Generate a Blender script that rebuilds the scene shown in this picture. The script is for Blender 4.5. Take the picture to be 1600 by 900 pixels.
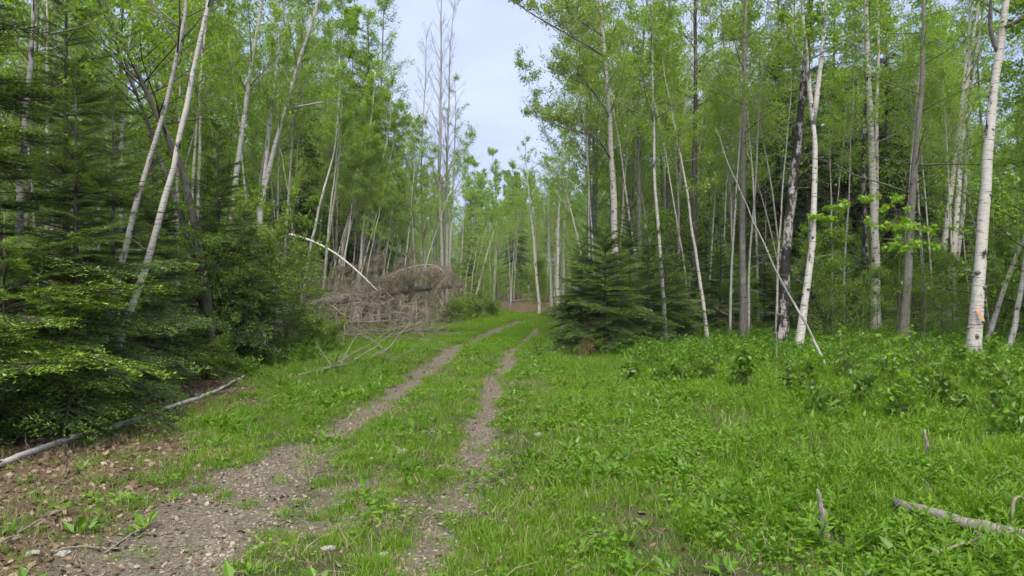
import bpy, math, random
import numpy as np
from mathutils import Vector

for o in list(bpy.data.objects):
    bpy.data.objects.remove(o)
SC = bpy.context.scene
COL = SC.collection
RNG = np.random.default_rng(11)
random.seed(11)
PI = math.pi

# ------------------------------------------------------------------ camera
EYE = 1.6
FPX = 1150.0            # focal length in pixels of a 1600 pixel wide frame
cam_d = bpy.data.cameras.new('camera')
cam_d.sensor_width = 36.0
cam_d.lens = FPX / 1600.0 * 36.0
cam_d.clip_start = 0.05
cam_d.clip_end = 2000.0
cam = bpy.data.objects.new('camera', cam_d)
COL.objects.link(cam)
cam.location = (0, 0, EYE)
cam.rotation_euler = (math.radians(90), 0, 0)
SC.camera = cam

# ------------------------------------------------------------------ sky and sun
SUN_EL, SUN_AZ = 58.0, 178.0       # azimuth clockwise from +Y: behind the camera
world = bpy.data.worlds.new('World')
SC.world = world
world.use_nodes = True
wn, wl = world.node_tree.nodes, world.node_tree.links
wn.clear()
w_out = wn.new('ShaderNodeOutputWorld')
w_bg = wn.new('ShaderNodeBackground')
w_bg.inputs['Strength'].default_value = 0.1
w_sky = wn.new('ShaderNodeTexSky')
w_sky.sky_type = 'NISHITA'
w_sky.sun_disc = False
w_sky.sun_elevation = math.radians(SUN_EL)
w_sky.sun_rotation = math.radians(SUN_AZ)
w_sky.dust_density = 3.0
w_tc = wn.new('ShaderNodeTexCoord')
w_map = wn.new('ShaderNodeMapping')
w_map.inputs['Scale'].default_value = (1.0, 1.0, 2.6)
w_no = wn.new('ShaderNodeTexNoise')
w_no.inputs['Scale'].default_value = 2.3
w_no.inputs['Detail'].default_value = 5.0
w_no.inputs['Roughness'].default_value = 0.55
w_rp = wn.new('ShaderNodeValToRGB')
w_rp.color_ramp.elements[0].position = 0.30
w_rp.color_ramp.elements[0].color = (1.12, 1.45, 2.4, 1)
w_rp.color_ramp.elements[1].position = 0.68
w_rp.color_ramp.elements[1].color = (1.9, 2.12, 2.75, 1)
w_mx = wn.new('ShaderNodeMixRGB')
w_mx.inputs[0].default_value = 0.9
wl.new(w_tc.outputs['Generated'], w_map.inputs['Vector'])
wl.new(w_map.outputs['Vector'], w_no.inputs['Vector'])
wl.new(w_no.outputs['Fac'], w_rp.inputs['Fac'])
wl.new(w_sky.outputs['Color'], w_mx.inputs[1])
wl.new(w_rp.outputs['Color'], w_mx.inputs[2])
wl.new(w_mx.outputs['Color'], w_bg.inputs['Color'])
wl.new(w_bg.outputs['Background'], w_out.inputs['Surface'])

sun_d = bpy.data.lights.new('sun', 'SUN')
sun_d.energy = 1.5
sun_d.angle = math.radians(35)
sun_d.color = (1.0, 0.94, 0.82)
sun = bpy.data.objects.new('sun', sun_d)
COL.objects.link(sun)
_a, _e = math.radians(SUN_AZ), math.radians(SUN_EL)
_dir = Vector((math.sin(_a) * math.cos(_e), math.cos(_a) * math.cos(_e), math.sin(_e)))
sun.rotation_euler = (-_dir).to_track_quat('-Z', 'Y').to_euler()

SC.view_settings.view_transform = 'Standard'
SC.view_settings.look = 'None'
SC.view_settings.exposure = 2.05
SC.view_settings.gamma = 1.0
SC.view_settings.use_curve_mapping = False
cy = SC.cycles
cy.max_bounces = 4
cy.diffuse_bounces = 3
cy.glossy_bounces = 1
cy.transmission_bounces = 3
cy.transparent_max_bounces = 4
cy.volume_bounces = 0
cy.caustics_reflective = False
cy.caustics_refractive = False
cy.use_adaptive_sampling = True
cy.adaptive_threshold = 0.03
cy.adaptive_min_samples = 16
cy.use_fast_gi = True
cy.fast_gi_method = 'REPLACE'
cy.ao_bounces_render = 2
world.light_settings.distance = 6.0
cy.use_denoising = True
try:
    cy.denoiser = 'OPENIMAGEDENOISE'
    cy.denoising_input_passes = 'RGB_ALBEDO_NORMAL'
except Exception:
    pass


# ------------------------------------------------------------------ numpy helpers
def _hash(ix, iy, s):
    n = (ix.astype(np.int64) * 374761393 + iy.astype(np.int64) * 668265263 + s * 1442695041) & 0x7fffffff
    n = ((n ^ (n >> 13)) * 1274126177) & 0x7fffffff
    return ((n ^ (n >> 16)) & 0xffff) / 65535.0


def vnoise(x, y, s=0):
    x, y = np.asarray(x, float), np.asarray(y, float)
    ix, iy = np.floor(x), np.floor(y)
    fx, fy = x - ix, y - iy
    fx, fy = fx * fx * (3 - 2 * fx), fy * fy * (3 - 2 * fy)
    a, b = _hash(ix, iy, s), _hash(ix + 1, iy, s)
    c, d = _hash(ix, iy + 1, s), _hash(ix + 1, iy + 1, s)
    return (a * (1 - fx) + b * fx) * (1 - fy) + (c * (1 - fx) + d * fx) * fy


def fbm(x, y, s=0, octv=3):
    r, a, t = 0, 1.0, 0
    x, y = np.asarray(x, float), np.asarray(y, float)
    for i in range(octv):
        r = r + a * vnoise(x * 2 ** i + 17.3 * i, y * 2 ** i - 9.1 * i, s + i)
        t += a
        a *= 0.5
    return r / t


def sstep(a, b, x):
    t = np.clip((np.asarray(x, float) - a) / (b - a), 0, 1)
    return t * t * (3 - 2 * t)


def unit(v):
    return v / np.maximum(np.linalg.norm(v, axis=-1, keepdims=True), 1e-9)


_RY = np.array([-30, 0, 4, 9, 14, 18, 22, 28, 35, 42, 50, 70.])
_RX = np.array([-1.5, -1.3, -1.25, -1.1, -1.0, -.78, -.42, .2, 1.2, 3.4, 7.5, 20.])


def road_x(y):
    return np.interp(y, _RY, _RX)


def tracks(x, y):
    """0..1: how much the wheels have worn the ground bare."""
    x, y = np.asarray(x, float), np.asarray(y, float)
    c = road_x(y)
    wob = (fbm(x * .5, y * .45, 5) - .5) * .5
    wid = .21 + .10 * fbm(x * .3 + 9, y * .3, 8)
    near = 1 - sstep(5.5, 9.5, y)
    l = np.exp(-((x - c + .80 + wob + .15 * near) / (wid * (1.1 + .95 * near))) ** 2)
    r = np.exp(-((x - c - .74 + wob * .7) / (wid * (.8 + .1 * near))) ** 2)
    l = l * np.maximum(near, .85 + .3 * sstep(.34, .58, fbm(x * .7 + 3, y * .28, 9)))
    r = r * (1 - .22 * near) * (.62 + .5 * sstep(.34, .55, fbm(x * .8 + 13, y * .35, 10)))
    m = np.maximum(l, r * .95)
    mid = near * .62 * np.exp(-((x - c + .1) / .9) ** 2) * sstep(.38, .6, fbm(x * 1.1, y * 1.1, 14))       # the strip between is thin close by
    return np.clip(np.maximum(m, mid), 0, 1)


def litter(x, y):
    """0..1: brown leaf litter of the wood's floor."""
    x, y = np.asarray(x, float), np.asarray(y, float)
    w = (fbm(x * .35, y * .35, 21) - .5) * 1.6
    le = np.interp(y, [0, 5, 8, 11, 15, 22, 30, 36, 60], [-2.6, -2.75, -3.3, -4.4, -5.2, -5.9, -5.2, -3.2, -2.0])
    a = sstep(.7, -.5, x - le + w * .8)
    b = sstep(15.6, 17.6, y + w - .12 * np.abs(x - 7)) * sstep(1.6, 2.6, x + w * .4)
    c = sstep(47, 52, y + w)
    return np.clip(np.maximum(np.maximum(a, b), c), 0, 1)


def ground_h(x, y):
    x, y = np.asarray(x, float), np.asarray(y, float)
    h = .10 * (fbm(x * .22, y * .22, 31) - .5) + .05 * (fbm(x * .9, y * .9, 33) - .5)
    h = h - .055 * tracks(x, y) * (1 - sstep(45, 50, y))
    h = h + .16 * sstep(-4.6, -7.5, x) + .12 * sstep(2.5, 8, x) * sstep(12, 18, y)
    h = h + .55 * sstep(45, 58, y) + .8 * sstep(60, 140, y)
    return h


def gh(x, y):
    return float(ground_h(np.array([x]), np.array([y]))[0])


def P(px, py, d):
    """The point that the photograph shows at (px, py), d metres away."""
    return np.array([(px - 800.0) / FPX * d, d, EYE + (450.0 - py) / FPX * d])


def G(px, py):
    """The ground point at (px, py)."""
    d = EYE * FPX / (py - 450.0)
    for _ in range(6):
        x = (px - 800.0) / FPX * d
        d = (EYE - gh(x, d)) * FPX / (py - 450.0)
    x = (px - 800.0) / FPX * d
    return np.array([x, d, gh(x, d)])


class MB:
    """Collects triangles with a tone (0..1) for every vertex."""
    def __init__(self):
        self.v, self.t, self.c, self.n = [], [], [], 0

    def add(self, V, T, tone=0.0):
        V = np.asarray(V, float).reshape(-1, 3)
        T = np.asarray(T, np.int64).reshape(-1, 3)
        self.v.append(V)
        self.t.append(T + self.n)
        self.c.append(np.broadcast_to(np.asarray(tone, float), (len(V),)).copy())
        self.n += len(V)
        return self

    def arrays(self):
        return np.concatenate(self.v), np.concatenate(self.t), np.concatenate(self.c)

    def mesh(self, name, mat, off=(0, 0, 0), smooth=True):
        V, T, C = self.arrays()
        return mesh_from(name, V - np.asarray(off), T, C, mat, smooth)


def mesh_from(name, V, T, C, mat, smooth=True):
    me = bpy.data.meshes.new(name)
    me.vertices.add(len(V))
    me.vertices.foreach_set('co', np.ascontiguousarray(V, np.float32).ravel())
    me.loops.add(len(T) * 3)
    me.loops.foreach_set('vertex_index', np.ascontiguousarray(T, np.int32).ravel())
    me.polygons.add(len(T))
    me.polygons.foreach_set('loop_start', np.arange(0, len(T) * 3, 3, dtype=np.int32))
    me.polygons.foreach_set('use_smooth', np.full(len(T), bool(smooth)))
    at = me.attributes.new('tone', 'FLOAT', 'POINT')
    at.data.foreach_set('value', np.ascontiguousarray(C, np.float32))
    me.materials.append(mat)
    me.update()
    return me


def put(name, me, parent=None, loc=None):
    o = bpy.data.objects.new(name, me)
    COL.objects.link(o)
    if parent is not None:
        o.parent = parent
    if loc is not None:
        o.location = loc
    return o


def tag(o, label=None, cat=None, group=None, kind=None):
    for k, v in (('label', label), ('category', cat), ('group', group), ('kind', kind)):
        if v:
            o[k] = v
    return o


def thing(name, loc, label, cat, group=None, rz=0.0, sc=1.0):
    o = bpy.data.objects.new(name, None)
    COL.objects.link(o)
    o.empty_display_size = 0.2
    o.location = loc
    o.rotation_euler = (0, 0, rz)
    o.scale = (sc, sc, sc)
    return tag(o, label, cat, group)


# ------------------------------------------------------------------ shapes
def tubes(mb, Pts, R, sides=5, tone=0.0, cap=True):
    """n tubes of k points each: Pts (n,k,3), R (n,k)."""
    Pts, R = np.asarray(Pts, float), np.asarray(R, float)
    n, k = Pts.shape[:2]
    if n == 0:
        return
    t = unit(np.gradient(Pts, axis=1))
    m = unit(t.mean(1))
    ref = np.where(np.abs(m[:, 2:3]) > .75, np.array([[1., .15, 0]]), np.array([[0, .1, 1.]]))
    u = unit(np.cross(t, ref[:, None, :]))
    w = np.cross(t, u)
    a = np.arange(sides) / sides * 2 * PI
    V = Pts[:, :, None, :] + R[:, :, None, None] * (u[:, :, None, :] * np.cos(a)[None, None, :, None] + w[:, :, None, :] * np.sin(a)[None, None, :, None])
    i = np.arange(k - 1)[:, None] * sides
    j = np.arange(sides)[None, :]
    jn = (j + 1) % sides
    q = np.stack([i + j, i + jn, i + sides + jn, i + sides + j], -1).reshape(-1, 4)
    T = np.concatenate([q[:, [0, 1, 2]], q[:, [0, 2, 3]]])
    if cap:
        c = np.array([[(k - 1) * sides, (k - 1) * sides + s, (k - 1) * sides + s + 1] for s in range(1, sides - 1)] + [[0, s + 1, s] for s in range(1, sides - 1)])
        T = np.concatenate([T, c])
    T = (T[None] + (np.arange(n) * k * sides)[:, None, None]).reshape(-1, 3)
    tone = np.asarray(tone, float)
    if tone.ndim == 1:
        tone = np.repeat(tone, k * sides)
    mb.add(V.reshape(-1, 3), T, tone)


def smooth_path(pts, n):
    pts = np.asarray(pts, float)
    seg = np.r_[0, np.cumsum(np.linalg.norm(np.diff(pts, axis=0), axis=1))]
    s = np.linspace(0, seg[-1], n)
    out = np.stack([np.interp(s, seg, pts[:, i]) for i in range(3)], 1)
    for _ in range(2):
        out[1:-1] = .25 * out[:-2] + .5 * out[1:-1] + .25 * out[2:]
    return out


def leaves(mb, C, A, N, L, W, tone, fold=.12):
    """Small folded leaves: base C, axis A, normal N (n,3), length L and width W (n)."""
    n = len(C)
    A = unit(A)
    B = unit(np.cross(A, N))
    N = np.cross(B, A)
    L, W = np.asarray(L)[:, None], np.asarray(W)[:, None]
    V = np.stack([C, C + .42 * L * A + .5 * W * B + fold * L * N, C + L * A, C + .42 * L * A - .5 * W * B + fold * L * N], 1)
    b = np.arange(n)[:, None] * 4
    T = np.concatenate([b + [0, 2, 1], b + [0, 3, 2]])
    mb.add(V.reshape(-1, 3), T, np.repeat(tone, 4))


_ml = np.array([(0, 0), (.20, -.06), (.42, .10), (.30, .26), (.58, .50), (.36, .52), (.34, .66), (.16, .62), (0, 1.0),
                (-.16, .62), (-.34, .66), (-.36, .52), (-.58, .50), (-.30, .26), (-.42, .10), (-.20, -.06)])


def lobed_leaves(mb, C, A, N, L, tone):
    n, k = len(C), len(_ml)
    A = unit(A)
    B = unit(np.cross(A, N))
    N = np.cross(B, A)
    L = np.asarray(L)[:, None, None]
    x, y = _ml[:, 0][None, :, None], _ml[:, 1][None, :, None]
    V = C[:, None] + L * (x * B[:, None] + y * A[:, None] - .35 * (np.abs(x) ** 1.5 + .6 * y * y) * N[:, None])
    ctr = C[:, None] + L[:, :1] * (.38 * A[:, None] + .03 * N[:, None])
    V = np.concatenate([V, ctr], 1)
    f = np.array([[k, i, (i + 1) % k] for i in range(k)])
    T = (f[None] + (np.arange(n) * (k + 1))[:, None, None]).reshape(-1, 3)
    mb.add(V.reshape(-1, 3), T, np.repeat(tone, k + 1))


def at_path(path, t):
    k = len(path)
    f = np.clip(t, 0, 1) * (k - 1)
    i = np.minimum(f.astype(int), k - 2)
    w = (f - i)[:, None]
    return path[i] * (1 - w) + path[i + 1] * w


def rotrand(d, spread, rng):
    return unit(d + spread * rng.normal(size=d.shape))


def grow(wood, leaf, path, rad, rng, nb=30, t0=.35, t1=.99, blen=2.2, el=(.2, .9), curve=.15, ntw=8, nleaf=14, ls=.055, lw=.62,
         tw=.38, shape=None, limb_tone=.8, lobed=False, tone0=(.15, .85), az=None, sidew=1.0, jit=.05, tr=.0034, hang=.55):
    """Limbs and twigs into WOOD, leaves into LEAF, along a trunk PATH (k,3) of radii RAD."""
    if nb == 0:
        return
    t = np.sort(rng.uniform(t0, t1, nb))
    S = at_path(path, t)
    r_at = np.interp(t, np.linspace(0, 1, len(rad)), rad)
    a = rng.uniform(0, 2 * PI) + np.arange(nb) * 2.39996 + rng.normal(0, .3, nb)
    if az is not None:
        a = rng.normal(az[0], az[1], nb)
    e = rng.uniform(el[0], el[1], nb)
    sh = (1.05 - .85 * ((t - t0) / max(1e-6, t1 - t0))) if shape is None else shape((t - t0) / max(1e-6, t1 - t0))
    ln = blen * sh * rng.uniform(.6, 1.2, nb)
    D = np.stack([np.cos(a) * np.cos(e), np.sin(a) * np.cos(e), np.sin(e)], 1)
    k = 6
    s = np.linspace(0, 1, k)
    pts = S[:, None] + D[:, None] * (ln[:, None, None] * s[None, :, None])
    pts[:, :, 2] += curve * ln[:, None] * s[None] ** 2
    bend = rng.normal(0, .07, (nb, 1, 3)) * ln[:, None, None] * (s[None, :, None] ** 2) + rng.normal(0, .018, (nb, k, 3)) * ln[:, None, None] * s[None, :, None]
    pts += bend
    r0 = np.minimum(.45 * r_at, .0035 + .0055 * ln)
    R = r0[:, None] * (1 - .8 * s[None]) + .0015
    tubes(wood, pts, R, 4, np.full(nb, limb_tone))
    # twigs
    m = nb * ntw
    if m == 0:
        return
    bi = np.repeat(np.arange(nb), ntw)
    u = rng.uniform(.22, 1.0, m)
    f = u * (k - 1)
    i0 = np.minimum(f.astype(int), k - 2)
    w = (f - i0)[:, None]
    TS = pts[bi, i0] * (1 - w) + pts[bi, i0 + 1] * w
    TD = unit(pts[bi, i0 + 1] - pts[bi, i0])
    TD = unit(TD * .75 + sidew * .62 * rng.normal(size=(m, 3)) * np.array([1, 1, .7]))
    tl = (tw * ln[bi] * (1.1 - .55 * u) * rng.uniform(.5, 1.25, m))
    ts = np.linspace(0, 1, 3)
    tp = TS[:, None] + TD[:, None] * (tl[:, None, None] * ts[None, :, None])
    tp[:, :, 2] += (curve * .5 - .08) * tl[:, None] * ts[None] ** 2
    tubes(wood, tp, np.broadcast_to(np.array([tr, tr * .75, tr * .35])[None], (m, 3)), 3, np.full(m, limb_tone), cap=False)
    if leaf is None or nleaf == 0:
        return
    q = m * nleaf
    ti = np.repeat(np.arange(m), nleaf)
    v = rng.uniform(.12, 1.04, q)[:, None]
    C = TS[ti] + TD[ti] * tl[ti][:, None] * v + rng.normal(0, jit, (q, 3))
    A = rotrand(TD[ti] * .5 + np.array([0, 0, -hang]), .6, rng)
    N = rotrand(np.tile(np.array([0, 0, 1.0]), (q, 1)), .55, rng)
    clump = rng.uniform(0, 1, nb)[bi][ti]
    tone = np.clip(tone0[0] + (tone0[1] - tone0[0]) * (.55 * rng.uniform(0, 1, q) + .45 * clump), 0, 1)
    L = ls * rng.uniform(.6, 1.25, q)
    if lobed:
        lobed_leaves(leaf, C, A, N, L, tone)
    else:
        leaves(leaf, C, A, N, L, L * lw, tone)


def frond_template(seed, ds, nl, nw, dens=1.0, ang=.95):
    """A fir branch 1 m long, along +x, flat in xy, with needles."""
    rng = np.random.default_rng(seed)
    S, D, L = [np.array([[.12, 0, 0]])], [np.array([[1., 0, 0]])], [np.array([.88])]
    n1 = int(20 * dens)
    for sd in (-1, 1):
        x = np.linspace(.10, .93, n1) + rng.uniform(-.02, .02, n1)
        l = (.10 + .46 * (1 - x) * sstep(-.05, .35, x)) * rng.uniform(.7, 1.15, n1)
        an = ang * rng.uniform(.85, 1.1, n1)
        d = np.stack([np.cos(an), sd * np.sin(an), rng.normal(0, .10, n1)], 1)
        s = np.stack([x, 0 * x, 0 * x], 1)
        S.append(s), D.append(d), L.append(l)
        for q in range(n1):
            k = int(l[q] / .058 * dens)
            if k < 2:
                continue
            for s2 in (-1, 1):
                u = np.linspace(.22, .92, k) * l[q]
                a2 = math.atan2(d[q, 1], d[q, 0]) + s2 * .8 * rng.uniform(.8, 1.15, k)
                S.append(s[q] + d[q] * u[:, None])
                D.append(np.stack([np.cos(a2), np.sin(a2), rng.normal(0, .16, k)], 1))
                L.append((.035 + .40 * (l[q] - u)) * rng.uniform(.7, 1.2, k))
    S, D, L = np.concatenate(S), unit(np.concatenate(D)), np.concatenate(L)
    mb = MB()
    # needles
    cnt = np.maximum(2, (L / ds).astype(int))
    i = np.repeat(np.arange(len(L)), cnt)
    off = np.concatenate([np.arange(c) / c for c in cnt]) + .3 / cnt[i]
    base = S[i] + D[i] * (L[i] * off)[:, None]
    side = np.stack([-D[i][:, 1], D[i][:, 0], 0 * D[i][:, 0]], 1)
    sg = np.where(np.arange(len(i)) % 2 == 0, 1., -1.)[:, None]
    up = rng.uniform(-.15, .85, len(i))[:, None]
    nd = unit(D[i] * .75 + side * sg * .8 + np.array([0, 0, 1.]) * up)
    ll = nl * rng.uniform(.7, 1.15, len(i)) * (1 - .35 * off)
    wv = unit(np.cross(nd, np.array([0, 0, 1.]) + .4 * rng.normal(size=(len(i), 3))))
    V = np.stack([base - wv * nw * .5, base + wv * nw * .5, base + nd * ll[:, None]], 1)
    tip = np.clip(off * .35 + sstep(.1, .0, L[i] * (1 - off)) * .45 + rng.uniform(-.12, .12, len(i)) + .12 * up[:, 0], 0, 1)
    mb.add(V.reshape(-1, 3), np.arange(len(i) * 3).reshape(-1, 3), np.repeat(tip, 3))
    V, T, C = mb.arrays()
    # twig wood (thin triangular tubes)
    wb = MB()
    big = L > .16
    e = S[big] + D[big] * L[big][:, None]
    tubes(wb, np.stack([S[big], e], 1), np.stack([.0022 + .006 * L[big], np.full(big.sum(), .001)], 1), 3, np.full(big.sum(), .8), cap=False)
    tubes(wb, np.array([[[0, 0, 0], [.5, 0, 0], [1., 0, 0]]]), np.array([[.013, .008, .002]]), 4, np.array([.8]))
    return (V, T, C), wb.arrays()


def fir(wood, crown, H, Rm, nbr, temps, rng, z0=.06, el0=-.25, el1=.75, droop=.18, lift=.0, trunk_r=None, trunk=True, side=None, expo=.85, tone_add=0.0, bare=10):
    """Conifer at the origin: H high, lowest limbs Rm long."""
    tr = trunk_r or .011 * H + .012
    path = np.stack([np.linspace(0, 1, 12) * 0, np.linspace(0, 1, 12) * 0, np.linspace(-.1, H, 12)], 1)
    path[1:, :2] += np.cumsum(rng.normal(0, .006 * H / 6, (11, 2)), 0)
    if trunk:
        tubes(wood, path[None], (tr * (1 - .94 * np.linspace(0, 1, 12)) + .003)[None], 8, 0.0)
    t = np.sort(z0 + (1 - z0 - .015) * rng.uniform(0, 1, nbr) ** .9)
    for j in range(nbr):
        q = (t[j] - z0) / (1 - z0)
        ln = Rm * (1 - q) ** expo * rng.uniform(.55, 1.18) + .10
        az = j * 2.39996 + rng.normal(0, .25)
        if side is not None:
            az = rng.normal(side[0], side[1])
        ln *= .60 + .68 * float(vnoise(2.2 * math.cos(az) + 5, q * 6 + 2.2 * math.sin(az), nbr))
        el = el0 + (el1 - el0) * q ** 1.3 + rng.normal(0, .07)
        (V, T, C), (WV, WT, WC) = temps[int(rng.integers(len(temps)))]
        org = at_path(path, np.array([t[j]]))[0]
        ca, sa = math.cos(az), math.sin(az)
        roll = rng.normal(0, .22)
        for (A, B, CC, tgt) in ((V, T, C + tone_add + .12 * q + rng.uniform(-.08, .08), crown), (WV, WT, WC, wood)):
            X = A[:, 0] * ln
            Y = A[:, 1] * ln
            Z = A[:, 2] * ln + Y * roll - np.abs(Y) * .12
            Z = Z + X * math.tan(el) - droop * X * X / max(ln, .3) + lift * X ** 3 / max(ln, .3) ** 2
            W = np.stack([X * ca - Y * sa, X * sa + Y * ca, Z], 1) + org
            tgt.add(W, B, np.clip(CC, 0, 1))
    if bare:
        grow(wood, None, path, np.full(12, tr), rng, nb=bare, t0=.03, t1=min(.5, z0 + .25), blen=Rm * .55, el=(-.35, .1), curve=-.1, ntw=5, nleaf=0, limb_tone=.9)


def rock_mesh(name, seed, mat, sub=1, flat=.6):
    import bmesh
    bm = bmesh.new()
    bmesh.ops.create_icosphere(bm, subdivisions=sub, radius=.5)
    r = np.random.default_rng(seed)
    for v in bm.verts:
        v.co *= 1 + r.normal(0, .13)
        v.co.z *= flat
    V = np.array([v.co[:] for v in bm.verts])
    T = np.array([[v.index for v in f.verts] for f in bm.faces])
    bm.free()
    return mesh_from(name, V, T, r.uniform(0, 1, len(V)), mat, False)


# ------------------------------------------------------------------ materials
class NT:
    def __init__(self, name):
        self.m = bpy.data.materials.new(name)
        self.m.use_nodes = True
        self.t = self.m.node_tree
        self.t.nodes.clear()
        self.out = self.n('OutputMaterial')

    def n(self, ty, **kw):
        nd = self.t.nodes.new('ShaderNode' + ty)
        for k, v in kw.items():
            if k in nd.inputs:
                nd.inputs[k].default_value = v
            else:
                setattr(nd, k, v)
        return nd

    def l(self, a, b):
        self.t.links.new(a, b)

    def ramp(self, fac, stops, interp='LINEAR'):
        r = self.n('ValToRGB')
        r.color_ramp.interpolation = interp
        e = r.color_ramp.elements
        while len(e) < len(stops):
            e.new(.5)
        for i, (p, c) in enumerate(stops):
            e[i].position = p
            e[i].color = tuple(c) + (1,) if len(c) == 3 else c
        self.l(fac, r.inputs['Fac'])
        return r.outputs['Color']

    def noise(self, vec, scale, detail=3, rough=.6, out='Fac'):
        nd = self.n('TexNoise', Scale=scale, Detail=detail, Roughness=rough)
        if vec is not None:
            self.l(vec, nd.inputs['Vector'])
        return nd.outputs[out]

    def mapped(self, scale, coord='Object'):
        tc = self.n('TexCoord')
        mp = self.n('Mapping')
        mp.inputs['Scale'].default_value = scale
        self.l(tc.outputs[coord], mp.inputs['Vector'])
        return mp.outputs['Vector']

    def mix(self, fac, a, b, mode='MIX'):
        nd = self.n('MixRGB', blend_type=mode)
        for i, x in ((0, fac), (1, a), (2, b)):
            if hasattr(x, 'links'):
                self.l(x, nd.inputs[i])
            else:
                nd.inputs[i].default_value = x if i == 0 else tuple(x) + (1,)
        return nd.outputs['Color']

    def attr(self, name, kind='GEOMETRY'):
        nd = self.n('Attribute', attribute_name=name, attribute_type=kind)
        return nd.outputs['Fac']

    def math(self, op, a, b):
        nd = self.n('Math', operation=op)
        for i, x in ((0, a), (1, b)):
            if hasattr(x, 'links'):
                self.l(x, nd.inputs[i])
            else:
                nd.inputs[i].default_value = x
        return nd.outputs[0]

    def bump(self, h, strength=.5, dist=.01):
        b = self.n('Bump', Strength=strength, Distance=dist)
        self.l(h, b.inputs['Height'])
        return b.outputs['Normal']

    def principled(self, col, rough=.8, spec=.25, normal=None):
        p = self.n('BsdfPrincipled', Roughness=rough)
        p.inputs['Specular IOR Level'].default_value = spec
        if hasattr(col, 'links'):
            self.l(col, p.inputs['Base Color'])
        else:
            p.inputs['Base Color'].default_value = tuple(col) + (1,)
        if normal is not None:
            self.l(normal, p.inputs['Normal'])
        self.l(p.outputs['BSDF'], self.out.inputs['Surface'])
        return self.m


def leaf_mat(name, c0, c1, c2, trans=.56, gloss=.03, inst=False, tcol=(1.45, 1.35, .6)):
    k = NT(name)
    f = k.attr('tone')
    if inst:
        f = k.math('ADD', k.math('MULTIPLY', f, .45), k.math('MULTIPLY', k.attr('tint', 'INSTANCER'), .55))
    col = k.ramp(f, [(0, c0), (.5, c1), (1, c2)])
    d = k.n('BsdfDiffuse')
    t = k.n('BsdfTranslucent')
    g = k.n('BsdfGlossy', Roughness=.42)
    g.inputs['Color'].default_value = (.8, .85, .8, 1)
    k.l(col, d.inputs['Color'])
    k.l(k.mix(1.0, col, tcol, 'MULTIPLY'), t.inputs['Color'])
    m1 = k.n('MixShader', Fac=trans)
    m2 = k.n('MixShader', Fac=gloss)
    k.l(d.outputs[0], m1.inputs[1])
    k.l(t.outputs[0], m1.inputs[2])
    k.l(m1.outputs[0], m2.inputs[1])
    k.l(g.outputs[0], m2.inputs[2])
    k.l(m2.outputs[0], k.out.inputs['Surface'])
    return k.m


def birch_bark(name, white, dark, amount=.5, limb=(.15, .12, .10)):
    k = NT(name)
    a = k.mapped((2.2, 2.2, 26.0))
    lent = k.noise(a, 2.0, 4, .65)
    b = k.mapped((3.0, 3.0, 1.5))
    blot = k.noise(b, 1.7, 5, .7)
    c = k.mapped((1, 1, 5.0))
    fine = k.noise(c, 14.0, 4, .7)
    warm = k.noise(k.mapped((1, 1, 2.5)), 3.0, 3, .5)
    base = k.mix(k.ramp(warm, [(.35, (0, 0, 0)), (.75, (1, 1, 1))]), white, (white[0] * .9, white[1] * .82, white[2] * .74))
    base = k.mix(k.ramp(fine, [(.3, (.45,) * 3), (.6, (0,) * 3)]), base, (white[0] * .55, white[1] * .54, white[2] * .52))
    base = k.mix(k.ramp(lent, [(.565, (0,) * 3), (.63, (.9,) * 3)]), base, dark)
    base = k.mix(k.ramp(blot, [(1 - amount - .03, (0,) * 3), (1 - amount + .05, (1,) * 3)]), base, dark)
    col = k.mix(k.attr('tone'), base, limb)
    return k.principled(col, .75, .25, k.bump(k.mix(.5, fine, lent), .6, .012))


def bark(name, c0, c1, patch=None, scale=(9, 9, 2.2), limb=None):
    k = NT(name)
    v = k.mapped(scale)
    n1 = k.noise(v, 3.0, 5, .7)
    n2 = k.noise(k.mapped((1, 1, .6)), 2.2, 4, .6)
    col = k.ramp(n1, [(.32, c0), (.68, c1)])
    if patch:
        col = k.mix(k.ramp(n2, [(.54, (0,) * 3), (.64, (.8,) * 3)]), col, patch)
    if limb:
        col = k.mix(k.attr('tone'), col, limb)
    return k.principled(col, .9, .12, k.bump(n1, .9, .02))


M = {}
M['birch_white'] = birch_bark('bark_birch_white', (.54, .52, .49), (.024, .021, .02), .39)
M['birch_grey'] = birch_bark('bark_birch_grey', (.43, .415, .39), (.032, .029, .026), .43)
M['birch_black'] = birch_bark('bark_birch_black', (.40, .38, .36), (.022, .020, .019), .56)
M['birch_thin'] = birch_bark('bark_birch_thin', (.50, .475, .44), (.04, .036, .032), .36, limb=(.17, .14, .12))
M['grey'] = bark('bark_grey', (.10, .09, .078), (.26, .24, .21), (.30, .30, .26), limb=(.12, .10, .085))
M['dark'] = bark('bark_dark', (.035, .030, .026), (.11, .098, .085), (.20, .20, .18), limb=(.06, .05, .042))
M['brown'] = bark('bark_brown', (.055, .042, .033), (.16, .125, .10), (.20, .19, .16), limb=(.10, .08, .06))
M['fir_wood'] = bark('bark_fir', (.045, .036, .03), (.13, .11, .09), (.19, .19, .17), limb=(.085, .062, .045))
M['bare'] = bark('bark_bare_poplar', (.24, .22, .205), (.42, .40, .37), None, limb=(.30, .28, .26))
M['dead'] = bark('wood_dead', (.15, .125, .095), (.38, .33, .26), None, scale=(14, 14, 3), limb=(.25, .215, .165))
M['dead_grey'] = bark('wood_weathered', (.10, .088, .075), (.36, .325, .28), (.22, .20, .165), scale=(14, 14, 3), limb=(.30, .265, .22))
M['dead_dark'] = bark('wood_dead_spruce', (.09, .08, .068), (.28, .25, .21), (.36, .34, .29), limb=(.32, .27, .20))
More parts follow.
